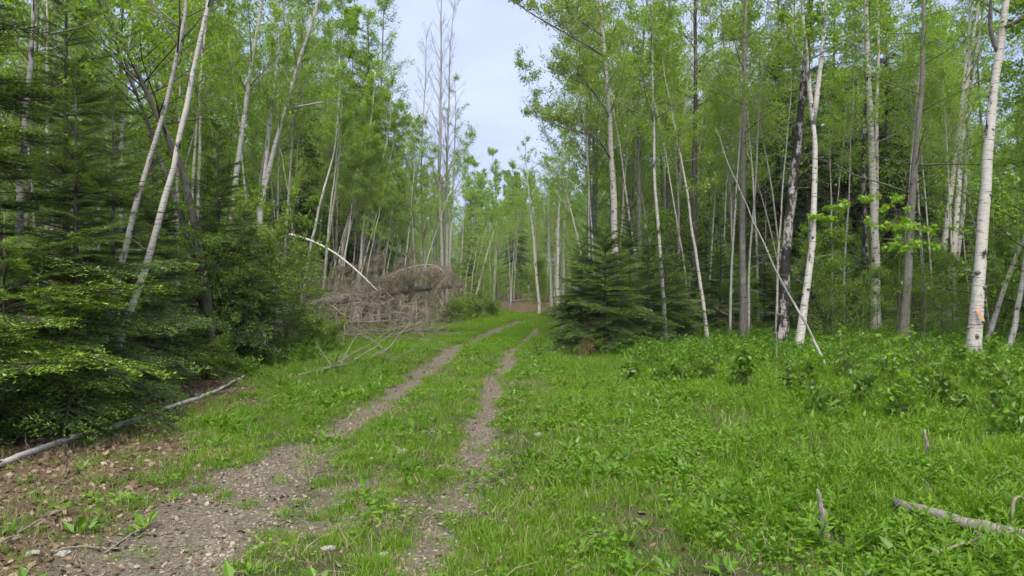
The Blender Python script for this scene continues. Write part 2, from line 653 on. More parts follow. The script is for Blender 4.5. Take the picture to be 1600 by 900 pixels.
M['flap'] = bark('bark_inner_orange', (.50, .25, .13), (.62, .40, .25))

M['leaf_birch'] = leaf_mat('leaf_birch', (.118, .225, .018), (.208, .355, .034), (.305, .45, .06))
M['leaf_poplar'] = leaf_mat('leaf_poplar', (.145, .24, .05), (.235, .345, .078), (.325, .425, .12))
M['leaf_maple'] = leaf_mat('leaf_maple', (.09, .185, .012), (.175, .33, .018), (.29, .47, .028))
M['leaf_bush'] = leaf_mat('leaf_bush', (.08, .165, .016), (.16, .28, .028), (.27, .385, .052))
M['leaf_far'] = leaf_mat('leaf_far', (.145, .275, .04), (.22, .38, .065), (.30, .455, .10))
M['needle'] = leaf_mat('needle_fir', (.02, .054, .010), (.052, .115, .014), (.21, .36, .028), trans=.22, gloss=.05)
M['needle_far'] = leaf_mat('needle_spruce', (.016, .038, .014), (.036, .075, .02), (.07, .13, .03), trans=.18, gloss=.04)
M['needle_dead'] = leaf_mat('needle_dead', (.13, .11, .075), (.26, .22, .155), (.40, .35, .255), trans=.2, gloss=.02, tcol=(1, 1, 1))
M['needle_rust'] = leaf_mat('needle_rust', (.08, .04, .022), (.15, .075, .04), (.23, .12, .06), trans=.2, gloss=.02, tcol=(1, 1, 1))
M['grass'] = leaf_mat('grass_blade', (.064, .15, .008), (.13, .265, .011), (.235, .36, .026), trans=.4, gloss=.022, inst=True)
M['straw'] = leaf_mat('grass_straw', (.16, .12, .07), (.26, .21, .12), (.38, .32, .20), trans=.25, gloss=.03, inst=True, tcol=(1, 1, 1))
M['herb'] = leaf_mat('herb_leaf', (.054, .132, .009), (.112, .245, .012), (.20, .33, .025), trans=.4, gloss=.025, inst=True)
M['fallen_leaf'] = leaf_mat('fallen_leaf', (.09, .055, .032), (.21, .14, .085), (.40, .32, .22), trans=.12, gloss=.04, inst=True, tcol=(1, 1, 1))


def stone_mat():
    k = NT('gravel_stone')
    f = k.math('ADD', k.math('MULTIPLY', k.attr('tone'), .3), k.math('MULTIPLY', k.attr('tint', 'INSTANCER'), .7))
    col = k.ramp(f, [(0, (.12, .10, .072)), (.45, (.235, .20, .145)), (.8, (.34, .29, .21)), (1, (.47, .42, .33))])
    n = k.noise(k.mapped((1, 1, 1)), 5.0, 4, .6)
    col = k.mix(.5, col, k.ramp(n, [(.3, (.5,) * 3), (.7, (1.1,) * 3)]), 'MULTIPLY')
    return k.principled(col, .85, .25)


def big_stone_mat():
    k = NT('pale_stone')
    n = k.noise(k.mapped((1, 1, 1)), 6.0, 5, .65)
    col = k.ramp(n, [(.3, (.17, .155, .125)), (.55, (.34, .315, .265)), (.75, (.46, .44, .39))])
    return k.principled(col, .85, .25, k.bump(n, .6, .02))


M['stone'] = stone_mat()
M['big_stone'] = big_stone_mat()


def ground_mat():
    k = NT('forest_track_ground')
    g = k.mapped((1, 1, 1))
    n1 = k.noise(g, 46.0, 5, .75)
    n2 = k.noise(g, 9.0, 5, .7)
    n3 = k.noise(g, 1.3, 4, .6)
    vo = k.n('TexVoronoi', Scale=42.0)
    k.l(g, vo.inputs['Vector'])
    vr = k.n('TexVoronoi', Scale=21.0)
    k.l(g, vr.inputs['Vector'])
    dirt = k.ramp(n1, [(.25, (.06, .050, .038)), (.5, (.14, .12, .09)), (.72, (.29, .255, .195))])
    dirt = k.mix(.8, dirt, k.ramp(vo.outputs['Color'], [(0, (.45,) * 3), (1, (1.5,) * 3)]), 'MULTIPLY')
    dirt = k.mix(k.ramp(n2, [(.42, (0,) * 3), (.7, (.55,) * 3)]), dirt, (.10, .078, .056))
    lit = k.ramp(n1, [(.25, (.045, .03, .019)), (.5, (.115, .08, .05)), (.75, (.24, .18, .12))])
    lit = k.mix(.6, lit, k.ramp(vr.outputs['Color'], [(0, (.45,) * 3), (1, (1.35,) * 3)]), 'MULTIPLY')
    lit = k.mix(k.ramp(n3, [(.5, (0,) * 3), (.75, (.5,) * 3)]), lit, (.05, .04, .024))
    turf = k.ramp(n1, [(.25, (.022, .035, .010)), (.5, (.05, .068, .020)), (.78, (.10, .10, .045))])
    turf = k.mix(k.ramp(n2, [(.5, (0,) * 3), (.72, (.7,) * 3)]), turf, (.12, .09, .055))
    col = k.mix(k.attr('litter'), turf, lit)
    tf = k.math('ADD', k.attr('track'), k.math('MULTIPLY', k.math('SUBTRACT', n2, .5), 1.3))
    col = k.mix(k.ramp(tf, [(.22, (0,) * 3), (.62, (1,) * 3)]), col, dirt)
    return k.principled(col, .95, .12, k.bump(k.mix(.5, n1, vo.outputs['Distance']), .8, .03))


M['ground'] = ground_mat()

# ------------------------------------------------------------------ the ground: one sheet to the horizon
xs = np.r_[-900, -500, -250, -140, -80, -50, -34, -24, -18, np.arange(-14, -6, .4), np.arange(-6, 8, .085), np.arange(8, 16, .3), 16, 19, 24, 34, 50, 80, 140, 250, 500, 900]
ys = np.r_[-700, -200, -60, -25, -12, -6, -2, 0, 1.2, np.arange(2, 16, .085), np.arange(16, 30, .2), np.arange(30, 62, .6), 66, 74, 90, 120, 170, 260, 450, 900, 1600]
gx, gy = np.meshgrid(xs, ys, indexing='ij')
nx, ny = gx.shape
gz = ground_h(gx, gy)
dn = np.where((gx > -6.2) & (gx < 8) & (gy > 1.5) & (gy < 16), .018, .0)
gz = gz + dn * (RNG.random(gx.shape) - .5)
ii = (np.arange(nx - 1)[:, None] * ny + np.arange(ny - 1)[None, :]).ravel()
gT = np.concatenate([np.stack([ii, ii + ny, ii + ny + 1], 1), np.stack([ii, ii + ny + 1, ii + 1], 1)])
gme = mesh_from('ground', np.stack([gx.ravel(), gy.ravel(), gz.ravel()], 1), gT, np.zeros(gx.size), M['ground'], True)
for nm, fn in (('track', tracks), ('litter', litter)):
    at = gme.attributes.new(nm, 'FLOAT', 'POINT')
    v = fn(gx.ravel(), gy.ravel())
    if nm == 'track':
        v = v * (1 - sstep(46, 52, gy.ravel()))
    at.data.foreach_set('value', v.astype(np.float32))
ground = tag(put('ground', gme), kind='structure')

# ------------------------------------------------------------------ fir templates
T_NEAR = [frond_template(s, .013, .028, .0075) for s in (1, 2, 3)]
T_MID = [frond_template(s, .022, .042, .013, .8) for s in (4, 5, 6)]
T_FAR = [frond_template(s, .046, .075, .026, .55) for s in (7, 8)]


def fir_meshes(name, H, Rm, nbr, temps, seed, mat='needle', **kw):
    rng = np.random.default_rng(seed)
    w, c = MB(), MB()
    fir(w, c, H, Rm, nbr, temps, rng, **kw)
    return w.mesh(name + '_wood', M['fir_wood']), c.mesh(name + '_needles', M[mat], smooth=False)


FIRS = {
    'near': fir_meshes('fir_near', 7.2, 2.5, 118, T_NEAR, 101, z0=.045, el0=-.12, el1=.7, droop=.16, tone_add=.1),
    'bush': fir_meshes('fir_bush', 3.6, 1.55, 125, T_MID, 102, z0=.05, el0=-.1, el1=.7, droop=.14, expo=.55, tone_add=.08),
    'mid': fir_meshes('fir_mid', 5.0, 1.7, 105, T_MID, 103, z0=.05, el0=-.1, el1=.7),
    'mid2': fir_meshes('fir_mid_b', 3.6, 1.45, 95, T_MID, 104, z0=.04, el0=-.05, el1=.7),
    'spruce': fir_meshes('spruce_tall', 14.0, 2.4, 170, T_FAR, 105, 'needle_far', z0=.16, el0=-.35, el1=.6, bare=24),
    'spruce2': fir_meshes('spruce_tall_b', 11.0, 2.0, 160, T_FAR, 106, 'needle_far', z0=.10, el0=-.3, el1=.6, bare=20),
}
FIRS['boughs'] = fir_meshes('fir_boughs', 2.1, 2.0, 26, T_NEAR, 107, z0=.30, el0=-.02, el1=.5, droop=.14, side=(-.15, .75), expo=.5, tone_add=.34, bare=6)


def place_fir(kind, x, y, sc, rz, label, group, cat='fir tree', name='fir_tree', tilt=(0, 0)):
    w, c = FIRS[kind]
    t = thing(name, (x, y, gh(x, y) - .03), label, cat, group, rz, sc)
    t.rotation_euler = (tilt[0], tilt[1], rz)
    put('trunk', w, t)
    put('crown', c, t)
    return t


# ------------------------------------------------------------------ trees with their own trunk, placed by their foot and line in the photograph
KIND = {
    # wood, leaf, limb tone
    'birch': ('birch_white', 'leaf_birch'), 'birchg': ('birch_grey', 'leaf_birch'), 'birchb': ('birch_black', 'leaf_birch'), 'thin': ('birch_thin', 'leaf_birch'),
    'grey': ('grey', 'leaf_poplar'), 'dark': ('dark', 'leaf_poplar'), 'brown': ('brown', 'leaf_maple'), 'bare': ('bare', 'leaf_poplar'),
}


def trunk_path(line, d, H, rng, dd=0.0, n=26):
    x0 = (line[0][0] - 800.0) / FPX * d
    base = np.array([x0, d, gh(x0, d)])
    pts = [base - np.array([0, 0, .12])]
    for (px, py) in line[1:]:
        f = max(0.0, (line[0][1] - py) / 600.0)
        pts.append(P(px, py, d + dd * f))
    pts = np.array(pts)
    # carry on above the last point with the same lean, straightening up
    last, prev = pts[-1], pts[-2]
    dirn = unit((last - prev)[None])[0]
    while pts[-1][2] < base[2] + H:
        dirn = unit((dirn * .75 + np.array([rng.normal(0, .05), rng.normal(0, .05), .25 + .25 * max(dirn[2], .2)]))[None])[0]
        pts = np.vstack([pts, pts[-1] + dirn * 1.0])
    return base, smooth_path(pts, n)


def flared(n, r0, tip=.10, flare=.35):
    s = np.linspace(0, 1, n)
    return r0 * (1 - (1 - tip) * s ** .9) * (1 + flare * np.exp(-s * 28))


def tree(name, kind, line, d, w, H, label, cat='birch tree', group=None, seed=0, nb=34, t0=.35, blen=2.0, ntw=8, nleaf=16, ls=.075, dd=0.0, knots=10,
         limbs=(), leafmat=None, el=(.25, .95), curve=.12, lobed=False, sides=12, tone0=(.15, .85), limb_tone=.85, low=0, tip=.10, hang=.55):
    rng = np.random.default_rng(1000 + seed)
    wood, lf = KIND[kind]
    base, path = trunk_path(line, d, H, rng, dd)
    wv = np.cumsum(rng.normal(0, .011, (len(path), 3)), 0) * np.array([1, 1, 0])
    path += wv - wv[:1] - np.linspace(0, 1, len(path))[:, None] * (wv[-1] - wv[0]) + rng.normal(0, .004, path.shape) * np.array([1, 1, 0])
    r0 = w * .5 / FPX * d
    rad = flared(len(path), r0, tip)
    o = thing(name, base, label, cat, group)
    tb, lb, twb = MB(), MB(), MB()
    rr = rad * rng.normal(1, .035, len(rad))
    tubes(tb, path[None], rr[None], sides, 0.0)
    if knots:
        kt = rng.uniform(.03, .62, knots)
        C = at_path(path, kt)
        a = rng.uniform(0, 2 * PI, knots)
        rk = np.interp(kt, np.linspace(0, 1, len(rad)), rad)
        D = np.stack([np.cos(a), np.sin(a), np.full(knots, -.15)], 1)
        kp = C[:, None] + D[:, None] * (rk[:, None, None] * np.array([.75, 1.06, 1.25])[None, :, None])
        kp[:, :, 2] += rk[:, None] * np.array([.0, .02, -.12])[None]
        tubes(tb, kp, rk[:, None] * np.array([.50, .40, .12])[None] * rng.uniform(.6, 1.25, knots)[:, None], 6, np.full(knots, 1.0))
    grow(twb, lb, path, rad, rng, nb, t0, .99, blen, el, curve, ntw, nleaf, ls, lobed=lobed, tone0=tone0, limb_tone=limb_tone, hang=hang)
    if low:
        grow(twb, None, path, rad, rng, low, .06, t0, blen * .45, (-.1, .6), .0, 4, 0, limb_tone=limb_tone)
    put('trunk', tb.mesh(name + '_trunk', M[wood], base), o)
    tag(put('branches', twb.mesh(name + '_branches', M[wood], base), o), kind='stuff')
    if nleaf and nb:
        put('crown', lb.mesh(name + '_leaves', M[leafmat or lf], base, False), o)
    for (ll, lw, lnb, lt) in limbs:
        pts = np.array([P(px, py, d + dz) for (px, py, dz) in ll])
        # root the limb in the trunk
        j = int(np.argmin(np.abs(path[:, 2] - pts[0][2])))
        pts[0] = path[j]
        lp = smooth_path(pts, 10)
        lr = lw * .5 / FPX * d * (1 - .75 * np.linspace(0, 1, 10))
        a, b = MB(), MB()
        tubes(a, lp[None], lr[None], 8, lt)
        grow(a, b, lp, lr, rng, lnb, .15, .99, blen * .55, el, curve, ntw, max(nleaf, 1), ls, lobed=lobed, tone0=tone0, limb_tone=limb_tone)
        lo = put('limb', a.mesh(name + '_limb', M[wood], base), o)
        if lnb and nleaf:
            put('foliage', b.mesh(name + '_limb_leaves', M[leafmat or lf], base, False), lo)
    return o


G_RB, G_LB, G_LS = 'white birches at the edge of the right wood', 'birches leaning over the left side of the track', 'slender birch stems leaning behind the fallen spruce'
G_GR = 'grey trunks standing among the birches on the right'
G_BG = 'bare grey poplars against the sky'

# ---- right hand wood, front row
r9 = tree('birch_tree', 'birch', [(1520, 572), (1523, 500), (1532, 400), (1540, 300), (1545, 220), (1553, 130), (1563, 50), (1568, 0)], 15.6, 21, 13,
          'thick white birch with a torn orange flap of bark low on its trunk', 'birch tree', G_RB, 1, nb=30, t0=.52, blen=2.6, knots=22, low=4, sides=18,
          limbs=(([(1553, 80, 0), (1545, 50, 0), (1549, 0, -.2), (1545, -60, -.4)], 8, 6, .85), ([(1560, 60, 0), (1585, 40, -.2), (1640, -10, -.6), (1700, -60, -.8)], 8, 6, .85)))
fl = MB()
for i in range(4):
    c = P(1526 + 2.0 * i, 484 + 4.5 * i, 15.43 - .012 * i)
    q = np.array([c + [-.02, 0, .06], c + [.045, -.03, .04], c + [.055, -.05, -.045], c + [-.012, -.02, -.06], c + [.02, .012, 0]])
    fl.add(q, [[0, 1, 2], [0, 2, 3], [4, 1, 0], [4, 2, 1], [4, 3, 2], [4, 0, 3]], 0)
ff = put('bark_flap', fl.mesh('bark_flap', M['flap'], tuple(r9.location), False), r9)
ff['label'] = 'torn orange flap of inner bark'

tree('birch_tree', 'birch', [(1370, 536), (1368, 450), (1368, 350), (1363, 250), (1360, 150), (1355, 70), (1352, 0)], 21.3, 15, 15,
     'straight white birch with dark knots, left of the grey maple trunk', 'birch tree', G_RB, 2, nb=30, t0=.5, blen=2.6, knots=18, low=5)
tree('birch_tree', 'thin', [(1372, 520), (1372, 400), (1371, 280), (1371, 170), (1374, 60), (1373, 0)], 27, 10, 15,
     'pale birch stem half hidden behind the straight knotted birch', 'birch tree', G_RB, 3, nb=30, t0=.45, blen=2.2)
tree('birch_tree', 'birch', [(1246, 562), (1258, 470), (1268, 390), (1273, 300), (1275, 200), (1270, 160), (1262, 100), (1255, 55), (1254, 0)], 16.6, 13, 11,
     'white birch forking into two stems above its middle', 'birch tree', G_RB, 4, nb=22, t0=.55, blen=1.9, knots=16, low=4,
     limbs=(([(1275, 200, 0), (1279, 130, 0), (1286, 70, .1), (1291, 0, .2), (1296, -90, .3)], 9, 10, 0.0), ([(1262, 100, 0), (1248, 80, 0), (1225, 45, -.2), (1208, 12, -.3)], 4, 4, .3)))
tree('birch_tree', 'birchb', [(1221, 562), (1225, 470), (1232, 370), (1243, 260), (1250, 180), (1258, 100), (1265, 0)], 17.2, 19, 13,
     'blackish rough trunk with white patches beside the forked birch', 'birch tree', G_RB, 5, nb=26, t0=.5, blen=2.2, knots=12, low=6, limb_tone=1.0)
tree('birch_tree', 'birchb', [(1353, 525), (1355, 440), (1353, 380), (1352, 300), (1351, 220)], 24, 11, 13,
     'thin dark birch spotted white, just left of the straight knotted birch', 'birch tree', G_RB, 6, nb=26, t0=.45, blen=2.0)
for i, (ln, w, lab) in enumerate((
        ([(1460, 512), (1470, 430), (1480, 350), (1492, 250), (1505, 150), (1514, 60), (1521, 0)], 11, 'leftmost of three pale birch stems rising from one clump'),
        ([(1470, 513), (1485, 435), (1493, 350), (1498, 260), (1509, 150), (1519, 60), (1532, 0)], 12, 'middle one of three pale birch stems rising from one clump'),
        ([(1478, 514), (1492, 440), (1503, 350), (1507, 280), (1512, 200), (1526, 80), (1540, 0)], 9, 'thinnest and rightmost of three birch stems in one clump'))):
    tree('birch_tree', 'birch' if i == 1 else 'birchg', ln, 25 + .25 * i, w, 15, lab, 'birch tree', G_RB, 10 + i, nb=26, t0=.45, blen=2.4, knots=14)
tree('birch_tree', 'birchg', [(1536, 552), (1560, 480), (1580, 420), (1602, 375), (1640, 290)], 18, 8, 8,
     'thin pale trunk leaning right past the thick white birch', 'birch tree', G_RB, 14, nb=18, t0=.5, blen=1.6)
tree('birch_tree', 'birchg', [(1575, 552), (1588, 500), (1598, 450), (1606, 380), (1625, 270)], 17, 9, 9,
     'thin curved birch stem at the right margin of the wood', 'birch tree', G_RB, 15, nb=18, t0=.5, blen=1.6)
tree('maple_tree', 'grey', [(1410, 546), (1418, 450), (1423, 350), (1430, 250), (1437, 150), (1443, 0)], 19.4, 15, 13,
     'grey maple trunk with bright drooping leaf sprays between two birches', 'maple tree', G_GR, 16, nb=34, t0=.30, blen=3.0, ntw=8, nleaf=9, ls=.085, leafmat='leaf_maple', el=(-.1, .6),
     curve=-.05, low=5, tone0=(.25, .95), hang=.9)
tree('aspen_tree', 'grey', [(1160, 545), (1160, 430), (1160, 330), (1163, 200), (1165, 80), (1165, 0)], 20.2, 12, 14,
     'straight grey-brown trunk standing alone right of the leaning sapling', 'aspen tree', G_GR, 17, nb=34, t0=.4, blen=2.2, low=6)
tree('aspen_tree', 'dark', [(1083, 520), (1085, 430), (1085, 330), (1087, 230), (1088, 120), (1087, 0)], 24, 12, 16,
     'tall dark blotchy trunk behind the crooked leaning sapling', 'aspen tree', G_GR, 18, nb=40, t0=.4, blen=2.6, low=6)
tree('sapling', 'thin', [(1108, 553), (1096, 460), (1086, 400), (1078, 340), (1068, 270), (1052, 190), (1035, 100)], 19, 6.5, 8,
     'crooked pale sapling leaning left in front of the dark trunk', 'sapling', G_GR, 19, nb=22, t0=.45, blen=1.6, low=5, limb_tone=.6)
tree('aspen_tree', 'dark', [(1046, 510), (1047, 430), (1046, 330), (1043, 220), (1044, 80), (1045, 0)], 27, 10, 16,
     'slim dark grey trunk rising right of the bushy green fir', 'aspen tree', G_GR, 20, nb=36, t0=.4, blen=2.4, low=4)
tree('birch_tree', 'birchg', [(1042, 540), (1036, 430), (1030, 360), (1023, 260), (1022, 150), (1018, 20)], 18.2, 7, 11,
     'thin speckled birch showing beside the right flank of the bushy fir', 'birch tree', G_RB, 21, nb=26, t0=.5, blen=1.8)
tree('birch_tree', 'birch', [(968, 530), (962, 400), (958, 310), (955, 250), (950, 170), (943, 80), (938, 0)], 21.5, 13, 15,
     'tall white birch rising behind the bushy fir, limbs reaching over the track', 'birch tree', G_RB, 22, nb=40, t0=.36, blen=2.7, knots=16, ls=.07, tone0=(.05, .75), leafmat='leaf_poplar',
     limbs=(([(952, 105, 0), (925, 75, -.6), (885, 52, -1.4), (840, 28, -2.2), (800, 2, -2.8), (775, -20, -3.2)], 3.6, 26, .8),
            ([(945, 68, 0), (925, 45, -.3), (895, 25, -.8), (860, -12, -1.4)], 3.4, 18, .8),
            ([(957, 235, 0), (935, 208, -.5), (895, 205, -1.2), (850, 190, -2.2), (820, 168, -2.8)], 3, 22, .8),
            ([(955, 190, 0), (930, 140, -.5), (890, 120, -1.2), (850, 110, -2.0)], 3, 22, .8)))
for i, (ln, d, w, lab) in enumerate((
        ([(920, 505), (920, 330), (918, 200), (916, 90)], 28, 7, 'leftmost grey pole stem showing above the bushy fir'),
        ([(931, 505), (930, 320), (931, 215), (934, 60)], 29, 7, 'second grey pole stem from the left above the bushy fir'),
        ([(988, 505), (988, 300), (992, 150), (985, 0)], 27, 9, 'grey pole stem just right of the tall white birch'),
        ([(1000, 505), (998, 300), (996, 130), (1010, 0)], 26, 11, 'thicker dark grey pole near the tall white birch'),
        ([(1062, 500), (1060, 330), (1066, 200), (1080, 60)], 31, 8, 'reddish pale pole between the two dark aspens'),
        ([(1145, 510), (1143, 300), (1138, 220), (1132, 60)], 26, 6, 'thin brown pole close to the straight grey-brown trunk'))):
    tree('aspen_tree', 'grey' if i != 4 else 'thin', ln, d, w, 14, lab, 'aspen tree', G_GR, 30 + i, nb=34, t0=.42, blen=2.0, ls=.08, tone0=(.1, .75))
tree('birch_tree', 'birch', [(872, 487), (872, 380), (875, 300), (878, 225)], 40, 7, 10,
     'pale birch at the track bend, left of the bushy fir', 'birch tree', 'birches round the bend of the track', 40, nb=28, t0=.45, blen=1.8, ls=.07)
tree('birch_tree', 'thin', [(862, 486), (860, 410), (857, 330), (857, 270)], 43, 5, 9,
     'thin birch next to the pale birch at the track bend', 'birch tree', 'birches round the bend of the track', 41, nb=26, t0=.5, blen=1.6, ls=.07)
tree('birch_tree', 'birch', [(843, 486), (835, 400), (828, 330), (820, 255)], 42, 5.5, 10,
     'slender birch leaning left over the end of the grassy track', 'birch tree', 'birches round the bend of the track', 42, nb=26, t0=.55, blen=1.5, ls=.07)
tree('birch_tree', 'birchg', [(880, 487), (881, 400), (884, 320), (892, 240)], 41, 6, 11,
     'grey speckled birch hugging the left edge of the bushy fir', 'birch tree', 'birches round the bend of the track', 43, nb=26, t0=.5, blen=1.8, ls=.07)

# ---- left hand wood
tree('birch_tree', 'birch', [(150, 648), (190, 515), (216, 440), (246, 340), (275, 240), (300, 130), (328, 0)], 9.6, 13, 9.5,
     'smooth white birch leaning right in front of the other left-hand birches', 'birch tree', G_LB, 50, nb=26, t0=.52, blen=1.8, knots=8, low=4)
tree('birch_tree', 'birchg', [(133, 646), (165, 530), (190, 400), (215, 310), (235, 240), (262, 150), (285, 40), (291, -10)], 9.9, 12, 9,
     'darker patched birch leaning right, beside the smooth white one', 'birch tree', G_LB, 51, nb=26, t0=.5, blen=1.8, knots=12, low=4)
tree('maple_tree', 'dark', [(335, 560), (318, 400), (277, 245), (235, 165), (205, 90), (175, 30), (140, -40)], 13.6, 16, 8.5,
     'thick dark trunk leaning left across the pale birches', 'maple tree', 'dark leaning maples', 52, nb=30, t0=.45, blen=2.6, ntw=8, nleaf=10, ls=.075, leafmat='leaf_maple', low=8)
tree('maple_tree', 'dark', [(330, 560), (305, 400), (250, 235), (222, 165), (195, 90), (165, 30)], 14, 11, 8,
     'second dark leaning trunk pressed against the thicker one', 'maple tree', 'dark leaning maples', 53, nb=24, t0=.5, blen=2.2, ntw=8, nleaf=10, ls=.07, leafmat='leaf_maple', low=6)
tree('birch_tree', 'birchg', [(26, 640), (30, 420), (38, 220), (43, 110), (50, 20)], 10.5, 15, 8,
     'upright pale birch behind the dark firs at the left border', 'birch tree', G_LB, 54, nb=24, t0=.5, blen=2.0)
tree('birch_tree', 'thin', [(72, 590), (72, 400), (72, 200), (70, 60)], 14, 7, 10,
     'thin upright stem behind the dark firs', 'birch tree', G_LB, 55, nb=26, t0=.4, blen=2.0)
tree('birch_tree', 'thin', [(190, 560), (190, 400), (192, 200), (206, 40), (210, -30)], 17, 8, 11,
     'pale straight stem seen through the firs under the dark leaning trunk', 'birch tree', G_LB, 56, nb=28, t0=.4, blen=2.2)
for i, (ln, d, w, lab) in enumerate((
        ([(290, 545), (296, 400), (305, 250), (318, 100), (325, 0)], 18, 7, 'thin white stem right behind the smooth leaning birch'),
        ([(305, 545), (308, 400), (312, 250), (313, 150), (316, 20)], 19, 7, 'second thin white stem behind the smooth leaning birch'),
        ([(278, 545), (279, 400), (280, 240), (282, 110), (288, 0)], 20, 7, 'pale stem between the two leaning birches'))):
    tree('birch_tree', 'thin', ln, d, w, 12, lab, 'birch tree', G_LB, 57 + i, nb=28, t0=.45, blen=2.0)
tree('birch_tree', 'birch', [(348, 548), (356, 400), (365, 310), (372, 240), (385, 150), (398, 60), (410, 0)], 19, 12, 13,
     'white birch with black flecks above the leafy bush', 'birch tree', G_LB, 62, nb=32, t0=.45, blen=2.2, knots=14)
tree('birch_tree', 'birch', [(392, 540), (404, 330), (418, 260), (440, 190), (460, 118), (480, 60), (497, 0)], 20, 11, 13,
     'forked white birch leaning right with a long bare limb', 'birch tree', G_LB, 63, nb=32, t0=.42, blen=2.4, knots=10, limb_tone=.4,
     limbs=(([(447, 178, 0), (475, 165, -.2), (500, 160, -.4), (535, 155, -.6)], 4, 4, .2), ([(405, 330, 0), (420, 210, .3), (430, 140, .6), (436, 60, .8)], 7, 8, .0)))
tree('birch_tree', 'thin', [(400, 535), (405, 300), (420, 200), (430, 140), (440, 40)], 22, 7, 12,
     'thin pale stem behind the forked white birch', 'birch tree', G_LB, 64, nb=30, t0=.4, blen=2.2)
for i, (ln, w, k, lab) in enumerate((
        ([(465, 505), (475, 445), (490, 370), (505, 300), (520, 245), (527, 200), (532, 130)], 5.5, 'birch', 'leftmost slender stem leaning right behind the leafy bush'),
        ([(500, 505), (510, 400), (515, 330), (525, 260), (531, 200), (537, 120)], 4, 'thin', 'very thin stem between two slender pale stems behind the bush'),
        ([(500, 508), (508, 430), (518, 340), (527, 270), (533, 215), (535, 140)], 5, 'birch', 'slender pale stem curving up behind the arched birch'),
        ([(512, 505), (540, 370), (550, 320), (565, 270), (575, 220), (584, 150)], 5.5, 'birchg', 'slender grey stem leaning right above the arched birch'),
        ([(558, 505), (565, 375), (572, 320), (578, 225), (582, 150)], 5, 'birchg', 'upright grey stem just left of the brightest leaning stem'),
        ([(553, 508), (563, 392), (575, 340), (585, 290), (598, 240), (608, 205), (612, 150)], 7, 'birch', 'brightest white leaning stem above the fallen spruce'),
        ([(550, 507), (568, 385), (584, 300), (596, 255), (604, 190), (606, 130)], 5, 'birch', 'pale stem crossing behind the brightest leaning stem'),
        ([(580, 505), (592, 380), (602, 335), (613, 270), (617, 215)], 5.5, 'birchg', 'brownish leaning stem right of the brightest one'),
        ([(590, 505), (600, 395), (607, 350), (620, 310), (635, 270), (642, 235)], 5.5, 'thin', 'crooked leaning stem over the middle of the fallen spruce'),
        ([(608, 505), (618, 400), (630, 360), (640, 330)], 3.5, 'thin', 'short thin stem above the fallen spruce crown'))):
    tree('birch_tree', 'birch' if k != 'thin' else 'thin', ln, 29 + .35 * i, w * 1.2, 10 if i < 7 else 8.5, lab, 'birch tree', G_LS, 70 + i, nb=20, t0=.58, blen=1.4, ntw=8, nleaf=13, ls=.08, limb_tone=.5, knots=4)
for i, (ln, w, H, lab) in enumerate((
        ([(668, 500), (664, 410), (660, 330), (658, 250), (664, 130), (667, 40)], 5, 13, 'leftmost bare grey poplar against the sky'),
        ([(692, 502), (690, 380), (687, 250), (691, 130), (689, 0)], 7.5, 17, 'tallest bare grey poplar in the gap of sky'),
        ([(697, 502), (699, 400), (700, 280), (704, 130), (705, 60)], 7, 15, 'bare grey poplar right beside the tallest one'),
        ([(684, 502), (676, 390), (684, 335), (690, 300)], 4, 7, 'thin bare stem leaning onto the bare poplars'))):
    tree('poplar_tree', 'bare', ln, 33 + .5 * i, w, H, lab, 'poplar tree', G_BG, 85 + i, nb=52 if i < 3 else 12, t0=.28, blen=2.5, ntw=12, nleaf=1 if i else 1, ls=.035, el=(.75, 1.2), curve=.12, knots=0,
         limb_tone=1.0, tone0=(.3, .8))
tree('birch_tree', 'birch', [(697, 500), (702, 400), (706, 310), (709, 230), (711, 180)], 34.5, 5.5, 11,
     'slim white birch standing at the foot of the bare poplars', 'birch tree', G_BG, 90, nb=22, t0=.5, blen=1.5, ls=.055)
for i, (ln, w, lab) in enumerate((
        ([(737, 472), (755, 415), (768, 375), (776, 346)], 4.5, 'longest of three thin white poles leaning right by the dark spruce'),
        ([(731, 470), (738, 430), (744, 395), (748, 370)], 3, 'middle one of three thin poles leaning by the dark spruce'),
        ([(723, 468), (729, 430), (735, 400), (738, 390)], 3, 'leftmost of three thin poles leaning by the dark spruce'))):
    tree('sapling', 'thin', ln, 46, w, 4.6 - .5 * i, lab, 'sapling', 'thin leaning poles', 92 + i, nb=8, t0=.6, blen=.8, ntw=5, nleaf=8, ls=.06, knots=0)

# ------------------------------------------------------------------ firs
place_fir('near', -6.35, 8.6, 1.0, .4, 'large dark fir spreading low branches at the left border', 'firs on the left of the track')
place_fir('near', -6.9, 11.4, .92, 2.5, 'dark fir behind the large one at the left border', 'firs on the left of the track')
place_fir('near', -8.6, 9.2, 1.05, 4.2, 'tallest dark fir, partly cut by the left border', 'firs on the left of the track')
place_fir('near', -5.15, 8.7, .60, 1.9, 'low fir reaching bright-tipped branches over the white log', 'firs on the left of the track')
place_fir('boughs', -5.45, 7.9, 1.0, 0.0, 'small fir with light green boughs reaching right over the white log', 'firs on the left of the track')
place_fir('near', -5.75, 10.6, .62, 5.0, 'fir hiding the feet of the two leaning birches', 'firs on the left of the track')
place_fir('near', -6.15, 12.6, .56, 3.1, 'fir in front of the dark leaning trunks', 'firs on the left of the track')
place_fir('mid', -5.75, 14.4, .95, 1.0, 'young fir below the leaning birches', 'firs on the left of the track')
place_fir('mid2', -5.75, 15.8, .95, 2.2, 'small fir just left of the leafy bush', 'firs on the left of the track')
place_fir('mid', -7.6, 15.5, .95, 3.3, 'fir in the shade behind the leaning birches', 'firs on the left of the track')
place_fir('mid2', -6.9, 18.5, 1.1, .3, 'fir behind the leafy bush', 'firs on the left of the track')
place_fir('mid2', -5.4, 7.2, .42, 5.2, 'knee-high fir seedling beside the white log', 'firs on the left of the track')
